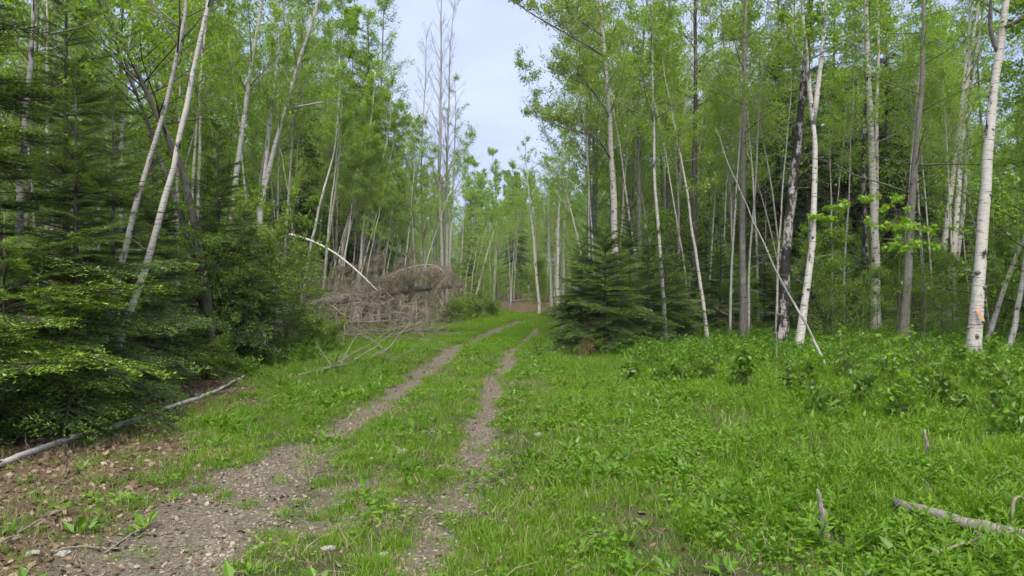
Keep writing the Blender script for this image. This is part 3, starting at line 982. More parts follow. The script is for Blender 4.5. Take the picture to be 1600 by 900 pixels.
place_fir('bush', 2.2, 17.4, .86, 1.2, 'bushy bright-edged fir at the bend, branches down to the ground', 'firs on the right of the track', tilt=(.02, -.05))
for i, (px, d, k, s, lab) in enumerate((
        (908, 17.9, 'mid2', .80, 'low fir leaning out of the left side of the bushy fir'),
        (1012, 18.2, 'mid', .66, 'low fir in front of the right side of the bushy fir'),
        (1040, 19.2, 'mid2', .85, 'smaller fir tucked against the right side of the bushy fir'),
        (905, 20.5, 'mid2', .78, 'small fir behind the left side of the bushy fir'),
        (1055, 20.5, 'mid', .62, 'low fir at the foot of the tall dark aspen'),
        (1125, 22.0, 'mid', .66, 'dark fir between the crooked sapling and the grey-brown trunk'),
        (1195, 22.5, 'mid2', .90, 'dark fir between the grey-brown trunk and the blackish birch'),
        (1290, 25.0, 'mid', .72, 'dark fir behind the forked birch'),
        (1330, 26.0, 'mid2', .95, 'dark fir left of the straight knotted birch'),
        (1400, 28.0, 'mid', .85, 'dark fir behind the grey maple trunk'),
        (1450, 30.0, 'mid2', 1.2, 'dark fir behind the clump of three birch stems'),
        (1560, 24.0, 'mid', .95, 'dark fir filling the gap right of the thick white birch'),
        (1620, 21.0, 'mid', .9, 'dark fir at the right border behind the curved stem'),
        (985, 20.0, 'mid', .84, 'taller fir top showing over the bushy fir'),
        (1090, 24.0, 'mid', .75, 'dark fir right behind the crooked leaning sapling'),
        (1160, 25.5, 'mid', .85, 'dark fir right behind the straight grey-brown trunk'),
        (1228, 27.0, 'mid', .9, 'dark fir right behind the blackish birch'),
        (1262, 21.0, 'mid2', .7, 'low fir just right of the forked birch foot'),
        (1345, 23.0, 'mid2', .75, 'low fir just left of the straight knotted birch foot'),
        (1430, 23.5, 'mid2', .8, 'low fir right of the grey maple foot'),
        (1495, 27.5, 'mid', 1.0, 'dark fir between the birch clump and the thick white birch'),
        (1535, 28.5, 'mid', 1.15, 'taller dark fir behind the thick white birch'),
        (1590, 28.0, 'mid2', 1.4, 'taller dark fir further back at the right border'))):
    x = (px - 800) / FPX * d
    place_fir(k, x, d, s, i * 1.7, lab, 'firs on the right of the track')
place_fir('spruce2', (735 - 800) / FPX * 62, 62, .88, 1.0, 'narrow dark spruce rising among pale trees at the end of the track', 'spruces', 'spruce tree', 'spruce_tree')
place_fir('mid', (733 - 800) / FPX * 47, 47, .85, 1.0, 'small dark spruce behind the thin leaning poles', 'spruces', 'spruce tree', 'spruce_tree')
place_fir('spruce2', (806 - 800) / FPX * 66, 66, 1.05, 2.0, 'grey-green spruce left of the track bend birches', 'spruces', 'spruce tree', 'spruce_tree')
for i, (px, d, k, s, lab) in enumerate((
        (575, 37, 'spruce', 1.1, 'tall dark spruce among the bright crowns left of the sky gap'),
        (470, 34, 'spruce', .95, 'dark spruce behind the leftmost slender leaning stem'),
        (545, 39, 'spruce2', .8, 'dark spruce behind the middle of the slender stems'),
        (1215, 29, 'spruce', 1.0, 'tall dark spruce behind the blackish birch'),
        (1305, 31, 'spruce', 1.05, 'tall dark spruce between the forked and the straight birch'),
        (1420, 33, 'spruce', 1.0, 'tall dark spruce behind the grey maple trunk'),
        (1185, 34, 'spruce2', 1.2, 'dark spruce right of the straight grey-brown trunk'),
        (1262, 27, 'spruce2', 1.15, 'dark spruce directly behind the forked birch'),
        (1385, 29, 'spruce', .95, 'dark spruce right behind the straight knotted birch'),
        (1335, 34, 'spruce', 1.1, 'dark spruce further back left of the straight knotted birch'),
        (320, 27, 'spruce2', 1.0, 'dark spruce behind the thin white stems on the left'))):
    place_fir(k, (px - 800) / FPX * d, d, s, i * 2.1, lab, 'spruces', 'spruce tree', 'spruce_tree')


# ------------------------------------------------------------------ the trees that fill the wood: a few shapes, copied
def wild_meshes(name, kind, H, seed, nb=54, t0=.22, blen=2.5, ntw=9, nleaf=18, ls=.072, lf=None, r=.085, el=(.3, 1.0), lean=.05, tone0=(.1, .9), lt=.6):
    rng = np.random.default_rng(seed)
    wood, leaf = KIND[kind]
    n = 14
    path = np.stack([np.zeros(n), np.zeros(n), np.linspace(-.1, H, n)], 1)
    path[1:, :2] += np.cumsum(rng.normal(0, .012 * H / 6, (n - 1, 2)), 0) + np.linspace(0, 1, n)[1:, None] ** 1.5 * rng.normal(0, lean * H, 2)
    rad = flared(n, r, .12, .25)
    a, b = MB(), MB()
    tubes(a, path[None], rad[None], 7, 0.0)
    grow(a, b, path, rad, rng, nb, t0, .99, blen, el, .1, ntw, nleaf, ls, tone0=tone0, limb_tone=lt, tr=.005, jit=.08)
    grow(a, None, path, rad, rng, 8, .08, t0 + .05, .9, (-.2, .5), 0, 3, 0, limb_tone=lt)
    return a.mesh(name + '_wood', M[wood]), b.mesh(name + '_leaves', M[lf or leaf], smooth=False)


WILD = {
    'birch': [wild_meshes('wild_birch_a', 'thin', 12, 201), wild_meshes('wild_birch_b', 'birchg', 13, 202, t0=.35), wild_meshes('wild_birch_c', 'birch', 11, 203, r=.06, t0=.3, blen=1.9)],
    'aspen': [wild_meshes('wild_aspen_a', 'grey', 14, 204, t0=.35, r=.10, lf='leaf_birch'), wild_meshes('wild_aspen_b', 'dark', 13, 205, t0=.3, r=.09), wild_meshes('wild_aspen_c', 'grey', 12, 206, r=.07, lf='leaf_far')],
    'maple': [wild_meshes('wild_maple_a', 'brown', 10, 207, t0=.15, ls=.10, nleaf=13, el=(-.05, .6), blen=2.6, lf='leaf_maple'), wild_meshes('wild_maple_b', 'dark', 8, 208, t0=.12, ls=.09, nleaf=14, el=(0, .7), lf='leaf_maple')],
    'far': [wild_meshes('wild_far_a', 'thin', 12, 209, nb=50, t0=.12, ls=.10, nleaf=18, lf='leaf_far', r=.06), wild_meshes('wild_far_b', 'grey', 13, 210, nb=50, t0=.15, ls=.10, nleaf=18, lf='leaf_far', r=.07, tone0=(.3, 1))],
    'pole': [wild_meshes('wild_pole_a', 'birch', 11, 221, nb=26, t0=.55, blen=1.5, r=.045, lean=.1), wild_meshes('wild_pole_b', 'thin', 11, 222, nb=26, t0=.5, blen=1.5, r=.035, lean=.12), wild_meshes('wild_pole_c', 'birchg', 12, 223, nb=26, t0=.5, blen=1.6, r=.05, lean=.06)],
    'under': [wild_meshes('wild_under_a', 'brown', 3.6, 211, nb=30, t0=.12, blen=1.3, ls=.075, nleaf=12, r=.025, lf='leaf_bush', el=(.1, .8)), wild_meshes('wild_under_b', 'thin', 4.6, 212, nb=30, t0=.15, blen=1.2, ls=.065, nleaf=12, r=.028, lf='leaf_maple', el=(.1, .8))],
}
WNAME = {'birch': ('birch_tree', 'birch tree'), 'aspen': ('aspen_tree', 'aspen tree'), 'maple': ('maple_tree', 'maple tree'), 'far': ('far_tree', 'tree'), 'pole': ('slender_birch', 'birch tree'), 'under': ('young_tree', 'young tree')}


def wild(kind, x, y, H, label, group, rng):
    w, c = WILD[kind][int(rng.integers(len(WILD[kind])))]
    h0 = w.vertices[len(w.vertices) - 1].co.z
    base = {'birch': 12, 'aspen': 13, 'maple': 9, 'far': 12.5, 'under': 4.1, 'pole': 11.3}[kind]
    s = H / base
    nm, cat = WNAME[kind]
    t = thing(nm, (x, y, gh(x, y) - .02), label, cat, group, rng.uniform(0, 6.28))
    t.scale = (s * rng.uniform(.85, 1.1), s * rng.uniform(.85, 1.1), s)
    put('trunk', w, t)
    put('crown', c, t)
    return t


frng = np.random.default_rng(77)
taken = []


ORD = 'first second third fourth fifth sixth seventh eighth ninth tenth eleventh twelfth thirteenth fourteenth fifteenth sixteenth'.split()
SING = {'birch': 'thin birch', 'aspen': 'grey aspen', 'maple': 'leafy maple', 'far': 'pale green tree', 'under': 'young leafy tree', 'pole': 'slender pale birch'}


def fill(n, kinds, pxr, dr, hr, labels, group, mind=1.1):
    """n trees seen between the columns pxr at the distances dr."""
    k, made = 0, {}
    for _ in range(n * 30):
        if k >= n:
            break
        d = math.sqrt(frng.uniform(dr[0] ** 2, dr[1] ** 2))
        px = frng.uniform(*pxr)
        x = (px - 800) / FPX * d
        if abs(x - road_x(d)) < 2.6 and d < 50:
            continue
        if any((x - a) ** 2 + (d - b) ** 2 < mind ** 2 for a, b in taken):
            continue
        kind = kinds[int(frng.integers(len(kinds)))]
        H = frng.uniform(*hr)
        taken.append((x, d))
        made.setdefault(kind, []).append((px, wild(kind, x, d, H, '', group, frng)))
        k += 1
    for kind, row in made.items():
        row.sort(key=lambda q: q[0])
        for j, (_, o) in enumerate(row):
            o['label'] = ('%s %s from left, %s' % (ORD[j], SING[kind], labels)) if len(row) > 1 else ('%s %s' % (SING[kind], labels))



fill(13, ['birch', 'maple', 'aspen'], (-150, 250), (15, 32), (9, 12), ('behind the dark firs at the left border'), 'trees behind the left firs')
fill(14, ['birch', 'maple', 'aspen', 'birch'], (240, 470), (23, 38), (10, 14), ('behind the forked white birch'), 'trees behind the left birches')
fill(11, ['birch', 'aspen', 'birch'], (430, 590), (34, 48), (12, 16), ('behind the slender leaning stems'), 'trees behind the leaning stems')
fill(8, ['aspen', 'birch'], (455, 590), (35, 42), (14, 18), ('among the bright crowns left of the sky gap'), 'crowns left of the sky gap')
fill(3, ['aspen', 'birch'], (905, 1000), (27, 38), (12, 16), ('right of the sky gap, behind the bushy fir'), 'crowns right of the sky gap')
fill(5, ['maple', 'birch', 'aspen'], (60, 330), (15, 24), (9, 12), ('over the dark leaning trunks'), 'crowns over the leaning trunks')
fill(7, ['birch', 'far'], (585, 660), (40, 54), (7.5, 11), ('just left of the bare poplars'), 'trees left of the bare poplars')
fill(7, ['birch', 'far'], (650, 740), (48, 62), (7, 9.5), ('behind the bare poplars'), 'trees behind the bare poplars')
fill(14, ['far'], (715, 850), (58, 84), (9, 14), ('at the end of the track'), 'trees at the end of the track')
fill(9, ['far', 'birch'], (835, 935), (46, 66), (8, 12.5), ('past the bend, left of the tall white birch'), 'trees past the bend')
fill(14, ['birch', 'aspen', 'aspen', 'far'], (915, 1080), (27, 46), (11, 15), ('above and behind the bushy fir'), 'trees behind the bushy fir')
fill(12, ['birch', 'aspen', 'maple', 'far'], (1075, 1230), (28, 47), (10, 15), ('behind the straight grey-brown trunk'), 'trees behind the grey-brown trunk')
fill(13, ['birch', 'aspen', 'maple', 'maple'], (1220, 1420), (27, 46), (10, 15), ('behind the forked and straight birches'), 'trees behind the forked birch')
fill(12, ['birch', 'maple', 'maple', 'aspen'], (1410, 1620), (28, 46), (9, 14), ('behind the thick white birch'), 'trees behind the thick white birch')
fill(5, ['maple', 'birch'], (1600, 1780), (15, 28), (8, 12), ('at the right border'), 'trees at the right border')
fill(7, ['pole'], (640, 800), (44, 60), (7, 9), ('left of the track end'), 'slender birches left of the track end')
fill(6, ['pole'], (800, 900), (42, 58), (7, 10), ('past the bend of the track'), 'slender birches past the bend')
fill(12, ['pole'], (900, 1080), (19.5, 34), (8, 12), ('around the tall white birch'), 'slender birches near the tall birch')
fill(13, ['pole'], (1080, 1240), (19, 34), (8, 12), ('around the straight grey-brown trunk'), 'slender birches near the grey-brown trunk')
fill(13, ['pole'], (1260, 1460), (20, 36), (8, 12), ('around the straight knotted birch'), 'slender birches near the knotted birch')
fill(8, ['pole'], (1480, 1620), (20, 34), (8, 12), ('around the thick white birch'), 'slender birches near the thick birch')
fill(9, ['pole'], (250, 480), (19, 32), (8, 12), ('around the forked white birch'), 'slender birches near the forked birch')
fill(6, ['pole'], (0, 250), (13, 24), (7, 10), ('behind the dark left firs'), 'slender birches behind the firs')
fill(8, ['pole'], (470, 660), (30, 40), (8, 11), ('above the fallen spruce'), 'slender birches above the fallen spruce')
prng = np.random.default_rng(78)
for j, px in enumerate(sorted(prng.uniform(425, 655, 14))):          # slim white stems all leaning right
    d = prng.uniform(26.5, 33)
    if abs((px - 800) / FPX * d - road_x(d)) < 2.6:
        continue
    o = wild('pole', (px - 800) / FPX * d, d, prng.uniform(6.5, 9.5), '%s slim white stem from left, leaning right over the fallen spruce' % ORD[j], 'slim stems leaning over the fallen spruce', prng)
    o.rotation_euler = (prng.normal(0, .04), prng.uniform(.10, .26), prng.normal(0, .3))
    o.scale = (.8, .8, o.scale[2])
fill(9, ['under'], (900, 1220), (19, 30), (2.2, 4.5), ('near the straight grey-brown trunk'), 'young trees by the grey-brown trunk')
fill(10, ['under'], (1200, 1460), (18.5, 29), (2.2, 4.5), ('around the straight knotted birch'), 'young trees by the knotted birch')
fill(6, ['under'], (1440, 1640), (18.5, 27), (2.2, 4.2), ('around the thick white birch'), 'young trees by the thick birch')
fill(4, ['under'], (440, 620), (33, 38), (2.2, 4.2), ('behind the fallen spruce'), 'young trees behind the fallen spruce')
fill(8, ['under'], (620, 780), (36, 54), (2.0, 4.0), ('beyond the fallen spruce, left of the track'), 'young trees beyond the fallen spruce')
fill(6, ['under'], (840, 910), (34, 50), (2.0, 4.0), ('beside the track bend'), 'young trees at the bend')


# ------------------------------------------------------------------ leafy bushes and sprays
def bush(name, x, y, H, spread, label, group, seed, stems=9, leafmat='leaf_bush', ls=.055, nb=12, ntw=6, nleaf=9, wood='brown', lean=.4, cat='bush', lobed=False, tone0=(.15, .9), blen=None):
    rng = np.random.default_rng(seed)
    z = gh(x, y)
    a, b = MB(), MB()
    for i in range(stems):
        az = rng.uniform(0, 2 * PI)
        top = np.array([math.cos(az) * spread * rng.uniform(.3, 1), math.sin(az) * spread * rng.uniform(.3, 1), H * rng.uniform(.65, 1.05)])
        s = np.linspace(0, 1, 8)[:, None]
        p = np.array([x, y, z - .04]) + top * np.concatenate([s ** (1 + lean), s ** (1 + lean), s], 1) + rng.normal(0, .015 * H, (8, 3)) * s
        r = (.003 + .006 * H) * (1 - .8 * s[:, 0])
        tubes(a, p[None], r[None], 5, .5)
        grow(a, b, p, r, rng, nb, .2, .98, blen or .42 * H, (.0, .8), .05, ntw, nleaf, ls, lobed=lobed, tone0=tone0, limb_tone=.8, tr=.0025, jit=.03)
    o = thing(name, (x, y, z), label, cat, group)
    tag(put('stems', a.mesh(name + '_stems', M[wood], (x, y, z)), o), kind='stuff')
    put('foliage', b.mesh(name + '_foliage', M[leafmat], (x, y, z), False), o)
    return o


bush('alder_bush', -5.85, 17.0, 4.1, 1.1, 'tall light green leafy bush behind the arched birch', 'leafy bushes along the left edge', 301, 11, ls=.07, nb=15, nleaf=12)
bush('alder_bush', -5.75, 14.3, 3.1, 1.0, 'dense leafy bush over the far end of the white log', 'leafy bushes along the left edge', 302, 9, ls=.06, nb=13, nleaf=11)
bush('alder_bush', -6.3, 20.5, 3.6, 1.2, 'leafy bush below the forked white birch', 'leafy bushes along the left edge', 303, 9, ls=.06)
bush('low_bush', -4.85, 17.8, 1.25, .75, 'low yellowish bush left of the grey fallen branch', 'leafy bushes along the left edge', 304, 10, ls=.05, nb=9)
bush('low_bush', -5.0, 18.9, .9, .7, 'low yellow-green bush under the fallen spruce', 'leafy bushes along the left edge', 305, 10, ls=.055, nb=8, tone0=(.35, 1))
bush('low_bush', -5.2, 12.6, .8, .5, 'small bush growing against the white log', 'leafy bushes along the left edge', 306, 8, ls=.045, nb=7)
for i, (px, d, H, s, lb) in enumerate(((705, 33, 1.5, .9, 'low green bush right of the fallen spruce crown'), (745, 38, 1.5, 1.1, 'round green bush left of the track bend'),
                                       (770, 41, 1.3, 1.0, 'green bush nearest the earth bank'), (725, 35, 1.2, .9, 'green bush in front of the round one by the track'))):
    bush('low_bush', (px - 800) / FPX * d, d, H, s, lb, 'green bushes left of the track bend', 310 + i, 10, ls=.07, nb=8, ntw=5, nleaf=8, tone0=(.3, 1))
bush('leafy_branch', (-70 - 800) / FPX * 6.6, 6.6, 2.3, .35, 'bright yellow-green leaves poking in at the left border', None, 320, 3, 'leaf_maple', .075, 7, 4, 3, lobed=True, tone0=(.6, 1), blen=.5)

# bright maple sprays hanging in front of the straight birch
for i, (line, d, lb) in enumerate((
        ([(1520, 363, 0), (1450, 352, .1), (1380, 350, .1), (1310, 342, 0), (1255, 336, -.1)], 16.5, 'upper bright green maple branch hanging across the straight birch'),
        ([(1440, 372, 0), (1415, 382, 0), (1390, 388, 0)], 16.0, 'short bright maple spray below the long one'),
        ([(1400, 300, 0), (1345, 310, 0), (1300, 322, 0), (1265, 332, 0)], 17.0, 'bright maple spray left of the straight birch'))):
    rng = np.random.default_rng(330 + i)
    pts = np.array([P(px, py, d + dz) for px, py, dz in line])
    x, y = pts[0][0], pts[0][1]
    foot = np.array([x + .1, y + .2, gh(x, y) - .05])
    stem = smooth_path(np.array([foot, foot * .6 + pts[0] * .4 + [.1, 0, 0], pts[0] * .97 + foot * .03, *pts]), 22)
    a, b = MB(), MB()
    r = .014 * (1 - .8 * np.linspace(0, 1, 22))
    tubes(a, stem[None], r[None], 6, .4)
    grow(a, b, stem, r, rng, 18 if i != 1 else 9, .52 if i != 1 else .8, .99, .55, (-.25, .25), -.1, 4, 6, .08, lobed=True, tone0=(.4, 1), hang=.7, tr=.002, jit=.03)
    o = thing('maple_sapling', foot, lb, 'sapling', 'bright maple sprays')
    put('stem', a.mesh('maple_spray_stem', M['brown'], foot), o)
    put('foliage', b.mesh('maple_spray_leaves', M['leaf_maple'], foot, False), o)

# knee to waist high saplings with long leaves along the edge of the right wood
sap = [(1170, 615, .95, 'sapling with big drooping leaves in front of the grey-brown trunk'), (1158, 610, .6, 'small leafy shoot beside the big drooping sapling'),
       (1240, 625, .7, 'leafy sapling at the foot of the leaning pole'), (1262, 640, .8, 'tall leafy shoot right of the leaning pole'),
       (1325, 600, 1.1, 'tallest leafy sapling, between leaning pole and straight birch'), (1345, 640, .6, 'low leafy shoot below the tallest sapling'),
       (1395, 640, 1.15, 'leafy sapling below the straight knotted birch'), (1440, 625, 1.1, 'leafy sapling in front of the three birch stems'),
       (1465, 640, .9, 'leafy shoot right of the sapling before the three stems'), (1420, 660, .7, 'low leafy shoot in the middle of the right thicket'),
       (1500, 650, .7, 'leafy shoot before the thick white birch'), (1560, 660, .8, 'leafy shoot right of the thick white birch'),
       (1590, 690, .9, 'leafy sapling at the right border'), (1300, 660, .55, 'small leafy shoot at the front of the thicket'),
       (1060, 600, .6, 'leafy shoot under the crooked leaning sapling'), (1030, 605, .55, 'small yellow-green shoot right of the bushy fir'),
       (985, 598, .5, 'leafy shoot at the foot of the bushy fir'), (1100, 600, .5, 'small shoot left of the big drooping sapling'),
       (1540, 615, .9, 'leafy sapling just right of the thick birch foot'), (1480, 600, .8, 'leafy shoot just left of the thick birch foot'),
       (843, 560, .8, 'dark little shrub standing in the grass beside the track')]
for i, (px, py, H, lb) in enumerate(sap):
    g = G(px, py)
    bush('leafy_sapling', g[0], g[1], H, .16 + .12 * H, lb, 'leafy saplings along the right wood', 400 + i, 3, 'leaf_bush' if i % 3 else 'leaf_maple', .088 if i != 20 else .04, 8, 2, 5, wood='brown', tone0=(.0, .7), blen=.26 * H + .06)


# ------------------------------------------------------------------ the wood beyond, one mass
def joined(name, w, c):
    V, T, C, I = [], [], [], []
    for k, m in enumerate((w, c)):
        n, f = len(m.vertices), len(m.polygons)
        v, t, a = np.empty(n * 3, np.float32), np.empty(f * 3, np.int32), np.empty(n, np.float32)
        m.vertices.foreach_get('co', v)
        m.loops.foreach_get('vertex_index', t)
        m.attributes['tone'].data.foreach_get('value', a)
        T.append(t.reshape(-1, 3) + sum(len(q) for q in V))
        V.append(v.reshape(-1, 3))
        C.append(a)
        I.append(np.full(f, k, np.int32))
    me = mesh_from(name, np.concatenate(V), np.concatenate(T), np.concatenate(C), w.materials[0], False)
    me.materials.append(c.materials[0])
    me.polygons.foreach_set('material_index', np.concatenate(I))
    return me


DWOOD = [joined('distant_tree_%d' % i, *wild_meshes('distant_%d' % i, ('thin', 'grey', 'dark')[i], 12.5, 250 + i, nb=46, t0=.05, blen=2.6, ntw=6, nleaf=15, ls=.19, lf=('leaf_far', 'leaf_birch', 'leaf_far')[i], r=.09))
         for i in range(3)] + [joined('distant_spruce', *FIRS['spruce2'])]


# ------------------------------------------------------------------ thin haze volume, added to imitate a pale veil of lens glare
hz_ = NT('veil_haze')
pv = hz_.n('VolumePrincipled')
pv.inputs['Color'].default_value = (.95, .98, .94, 1)
pv.inputs['Density'].default_value = .0005
hz_.l(pv.outputs['Volume'], hz_.out.inputs['Volume'])
hv = np.array([(x_, y_, z_) for x_ in (-130, 130) for y_ in (-15, 170) for z_ in (-1.5, 32)], float)
ht = np.array([[0, 1, 3], [0, 3, 2], [4, 6, 7], [4, 7, 5], [0, 4, 5], [0, 5, 1], [2, 3, 7], [2, 7, 6], [0, 2, 6], [0, 6, 4], [1, 5, 7], [1, 7, 3]])
tag(put('haze', mesh_from('haze', hv, ht, np.zeros(8), hz_.m, False)), 'thin added haze veiling the far trees like lens glare', kind='stuff')


# ------------------------------------------------------------------ dead wood
def log(name, pts, r, mat, label, cat='log', group=None, seed=0, nb=0, blen=.5, ntw=4, sides=9, tip=.7, tone=0.0, n=16, el=(-.2, .8), t0=.2, wig=.004, part='stem', curve=0.0, needle=None, nleaf=0, ls=.04, lw=.3, jag=True, hang=.5):
    rng = np.random.default_rng(500 + seed)
    p = smooth_path(np.array(pts), n)
    p[1:-1] += rng.normal(0, wig, (n - 2, 3))
    rad = r * (1 - (1 - tip) * np.linspace(0, 1, n)) * rng.normal(1, .05, n)
    a, b, c = MB(), MB(), MB()
    tubes(a, p[None], rad[None], sides, tone)
    base = p[0].copy()
    o = thing(name, base, label, cat, group)
    put(part, a.mesh(name + '_' + part, M[mat], base), o)
    if nb:
        grow(b, c if nleaf else None, p, rad, rng, nb, t0, .99, blen, el, curve, ntw, nleaf, ls, lw=lw, limb_tone=1.0, tr=.003, hang=hang, sidew=1.1)
        tag(put('twigs', b.mesh(name + '_twigs', M[mat], base), o), kind='stuff')
        if nleaf:
            put('dead_needles', c.mesh(name + '_needles', M[needle], base, False), o)
    return o


def gz_(x, y, up=0.0):
    return np.array([x, y, gh(x, y) + up])


def on_ground(line, up=.03):
    out = []
    for px, py in line:
        g = G(px, py)
        g[2] += up
        out.append(g)
    return out


# white birch log along the left edge, broken in two
log('birch_log', on_ground([(-40, 748), (0, 730), (60, 708), (128, 684)], .035), .034, 'birch_white', 'near piece of the broken white birch log at the left border', 'log', 'broken birch log', 1, n=14, tip=.95, sides=12, part='bole')
log('birch_log', on_ground([(178, 672), (230, 655), (285, 634), (330, 619), (382, 590)], .04), .036, 'birch_white', 'far longer piece of the broken white birch log, under the fir', 'log', 'broken birch log', 2, n=18, tip=.45, sides=12, nb=4, blen=.5, part='bole')
# right foreground
log('fallen_log', on_ground([(1400, 808), (1440, 822), (1500, 838), (1570, 858), (1660, 880)], .10), .036, 'dead_grey', 'weathered grey log lying in the grass at the lower right', 'log', None, 3, n=16, tip=1.35, sides=12, part='bole')
log('dead_stick', on_ground([(1460, 890), (1500, 875), (1545, 860), (1590, 850)], .09), .010, 'dead', 'thin crooked stick lying against the weathered log', 'stick', 'dead sticks', 4, nb=3, blen=.15, ntw=1, tip=.5)
g = G(1290, 838)
log('broken_stump', [g + [0, 0, -.05], g + [-.012, .01, .12], g + [-.03, .02, .25], g + [-.042, .03, .30]], .042, 'dead_grey', 'short jagged broken stump standing in the grass', 'stump', None, 5, n=10, tip=.16, sides=9, part='bole')
g = G(1447, 722)
log('dead_stake', [g + [.03, 0, -.05], g + [.01, 0, .12], g + [-.015, 0, .3]], .018, 'dead_grey', 'short grey stake sticking out of the thicket', 'stick', 'dead sticks', 6, n=8, tip=.7)
log('dead_stick', [P(1505, 628, 13.5), P(1535, 604, 13.7), P(1563, 580, 13.9)], .016, 'dead_grey', 'pale straight stick slanting up before the thick white birch', 'stick', 'dead sticks', 7, tip=.6)
g = G(1586, 850)
log('dead_stick', [g, P(1582, 800, g[1]), P(1586, 776, g[1]), P(1600, 778, g[1] + .1), P(1606, 800, g[1] + .2)], .011, 'dead', 'bent dead stalk arching at the right border', 'stick', 'dead sticks', 8, tip=.6)
log('leaning_pole', [gz_(*G(1300, 586)[:2], -.05), P(1262, 512, 14.4), P(1225, 450, 15.2), P(1200, 393, 15.9), P(1170, 330, 16.6), P(1140, 262, 17.4), P(1118, 200, 18)], .028, 'grey',
    'thin dead pole leaning left from the edge of the right wood', 'pole', None, 9, nb=10, blen=.9, ntw=3, tip=.35, n=22, t0=.35, wig=.012)
g = G(1213, 598)
log('white_stake', [g + [0, 0, -.05], g + [.005, 0, .5], g + [0, 0, 1.25]], .011, 'dead_grey', 'thin upright pale stake in front of the blackish birch', 'stick', 'dead sticks', 10, tip=.7)
g = np.array([(880 - 800) / FPX * 25.5, 25.5, 0])
g[2] = gh(g[0], g[1])
log('birch_snag', [g + [0, 0, -.05], g + [.02, 0, .6], g + [0, 0, 1.1], g + [-.02, 0, 1.6]], .085, 'birch_grey', 'short broken trunk standing at the left foot of the bushy fir', 'stump', None, 11, tip=.75, n=10, part='bole')
log('dead_stick', [gz_(1.95, 20.3, .02), P(915, 500, 20.2), P(940, 465, 20.4)], .045, 'dead_grey', 'pale pole propped against the left side of the bushy fir', 'stick', 'dead sticks', 12, tip=.7)
# small branch at lower left, and bits of wood on the litter
log('dead_stick', on_ground([(-10, 868), (40, 838), (75, 815), (105, 805)], .05), .009, 'dead', 'forked stick lying on dark litter at the lower left', 'stick', 'dead sticks', 13, nb=3, blen=.25, ntw=2, tip=.4, el=(.2, .9))
for i, (ln, lb) in enumerate((([(165, 868), (205, 840), (245, 815)], 'thin brown stick on the litter beside the near track'), ([(80, 865), (130, 858), (185, 862)], 'thin stick lying flat at the lower left'),
                              ([(20, 690), (60, 670), (100, 662)], 'dark twig behind the near birch log'), ([(950, 612), (975, 600), (1000, 606)], 'pale twig at the foot of the bushy fir'),
                              ([(445, 552), (465, 546), (480, 541)], 'short stick under the yellowish bush'))):
    log('dead_stick', on_ground(ln, .02), .007, 'dead', lb, 'stick', 'dead sticks', 20 + i, nb=3, blen=.12, ntw=1, tip=.5)
# arched birch over the bush
d = 19.5
log('arched_birch', [gz_((345 - 800) / FPX * 20.5, 20.5), P(350, 420, 20.3), P(366, 372, 20), P(410, 361, d), P(450, 364, d), P(490, 376, d), P(530, 398, d), P(560, 425, d), P(590, 455, d)], .055, 'birch_white',
    'white birch bowed over into an arch above the leafy bush', 'birch tree', None, 30, nb=10, blen=.9, ntw=4, tip=.4, n=26, sides=10, part='trunk')

# the fallen spruce, its trunk propped above the ground, dry branches all round
D = 26.0
sp = [P(455, 492, D + .6), P(500, 472, D + .3), P(560, 464, D), P(620, 455, D - .2), P(672, 449, D - .4), P(720, 446, D - .6)]
rng = np.random.default_rng(600)
spine = smooth_path(np.array(sp), 22)
srad = .20 * (1 - .55 * np.linspace(0, 1, 22))
a, b, c = MB(), MB(), MB()
tubes(a, spine[None], (srad * rng.normal(1, .04, 22))[None], 12, 0.0)
base = spine[0].copy()
base[2] = gh(base[0], base[1])
fs = thing('fallen_spruce', base, 'dead fallen spruce with dry grey twigs lying across the left verge', 'fallen tree')
put('trunk', a.mesh('fallen_spruce_trunk', M['dead_grey'], base), fs)
grow(b, c, spine, srad, rng, 44, .10, .99, 1.5, (-.9, 1.0), -.16, 9, 6, .055, lw=.24, shape=lambda q: .8 + .2 * q, limb_tone=1.0, tr=.0045, hang=.8, jit=.05)
grow(b, c, spine, srad, rng, 30, .55, .99, 1.3, (-1.1, .1), -.2, 12, 9, .045, lw=.22, shape=lambda q: .8 + .2 * q, limb_tone=1.0, tr=.004, hang=.8, jit=.05)
put('twigs', b.mesh('fallen_spruce_twigs', M['dead_dark'], base), fs)
put('dead_needles', c.mesh('fallen_spruce_needles', M['needle_dead'], base, False), fs)
# the bowed dead crown hanging over it
pts = [P(520, 478, D + 1), P(570, 452, D), P(610, 430, D - .4), P(645, 416, D - .6), P(678, 411, D - .8), P(694, 420, D - .9), P(700, 440, D - 1)]
pp = smooth_path(np.array(pts), 20)
a, b, c = MB(), MB(), MB()
rr = .05 * (1 - .75 * np.linspace(0, 1, 20))
tubes(a, pp[None], rr[None], 8, .6)
base = pp[0].copy()
bc = thing('bowed_dead_conifer', base, 'dead conifer top bowed into a tan arch over the fallen spruce', 'fallen tree')
put('trunk', a.mesh('bowed_trunk', M['dead_dark'], base), bc)
grow(b, c, pp, rr, rng, 150, .22, .99, .75, (-1.25, .1), -.12, 9, 12, .065, lw=.24, shape=lambda q: .75 + .3 * q, limb_tone=1.0, tr=.0045, hang=1.0, jit=.04)
put('twigs', b.mesh('bowed_twigs', M['dead'], base), bc)
put('dead_needles', c.mesh('bowed_needles', M['needle_dead'], base, False), bc)
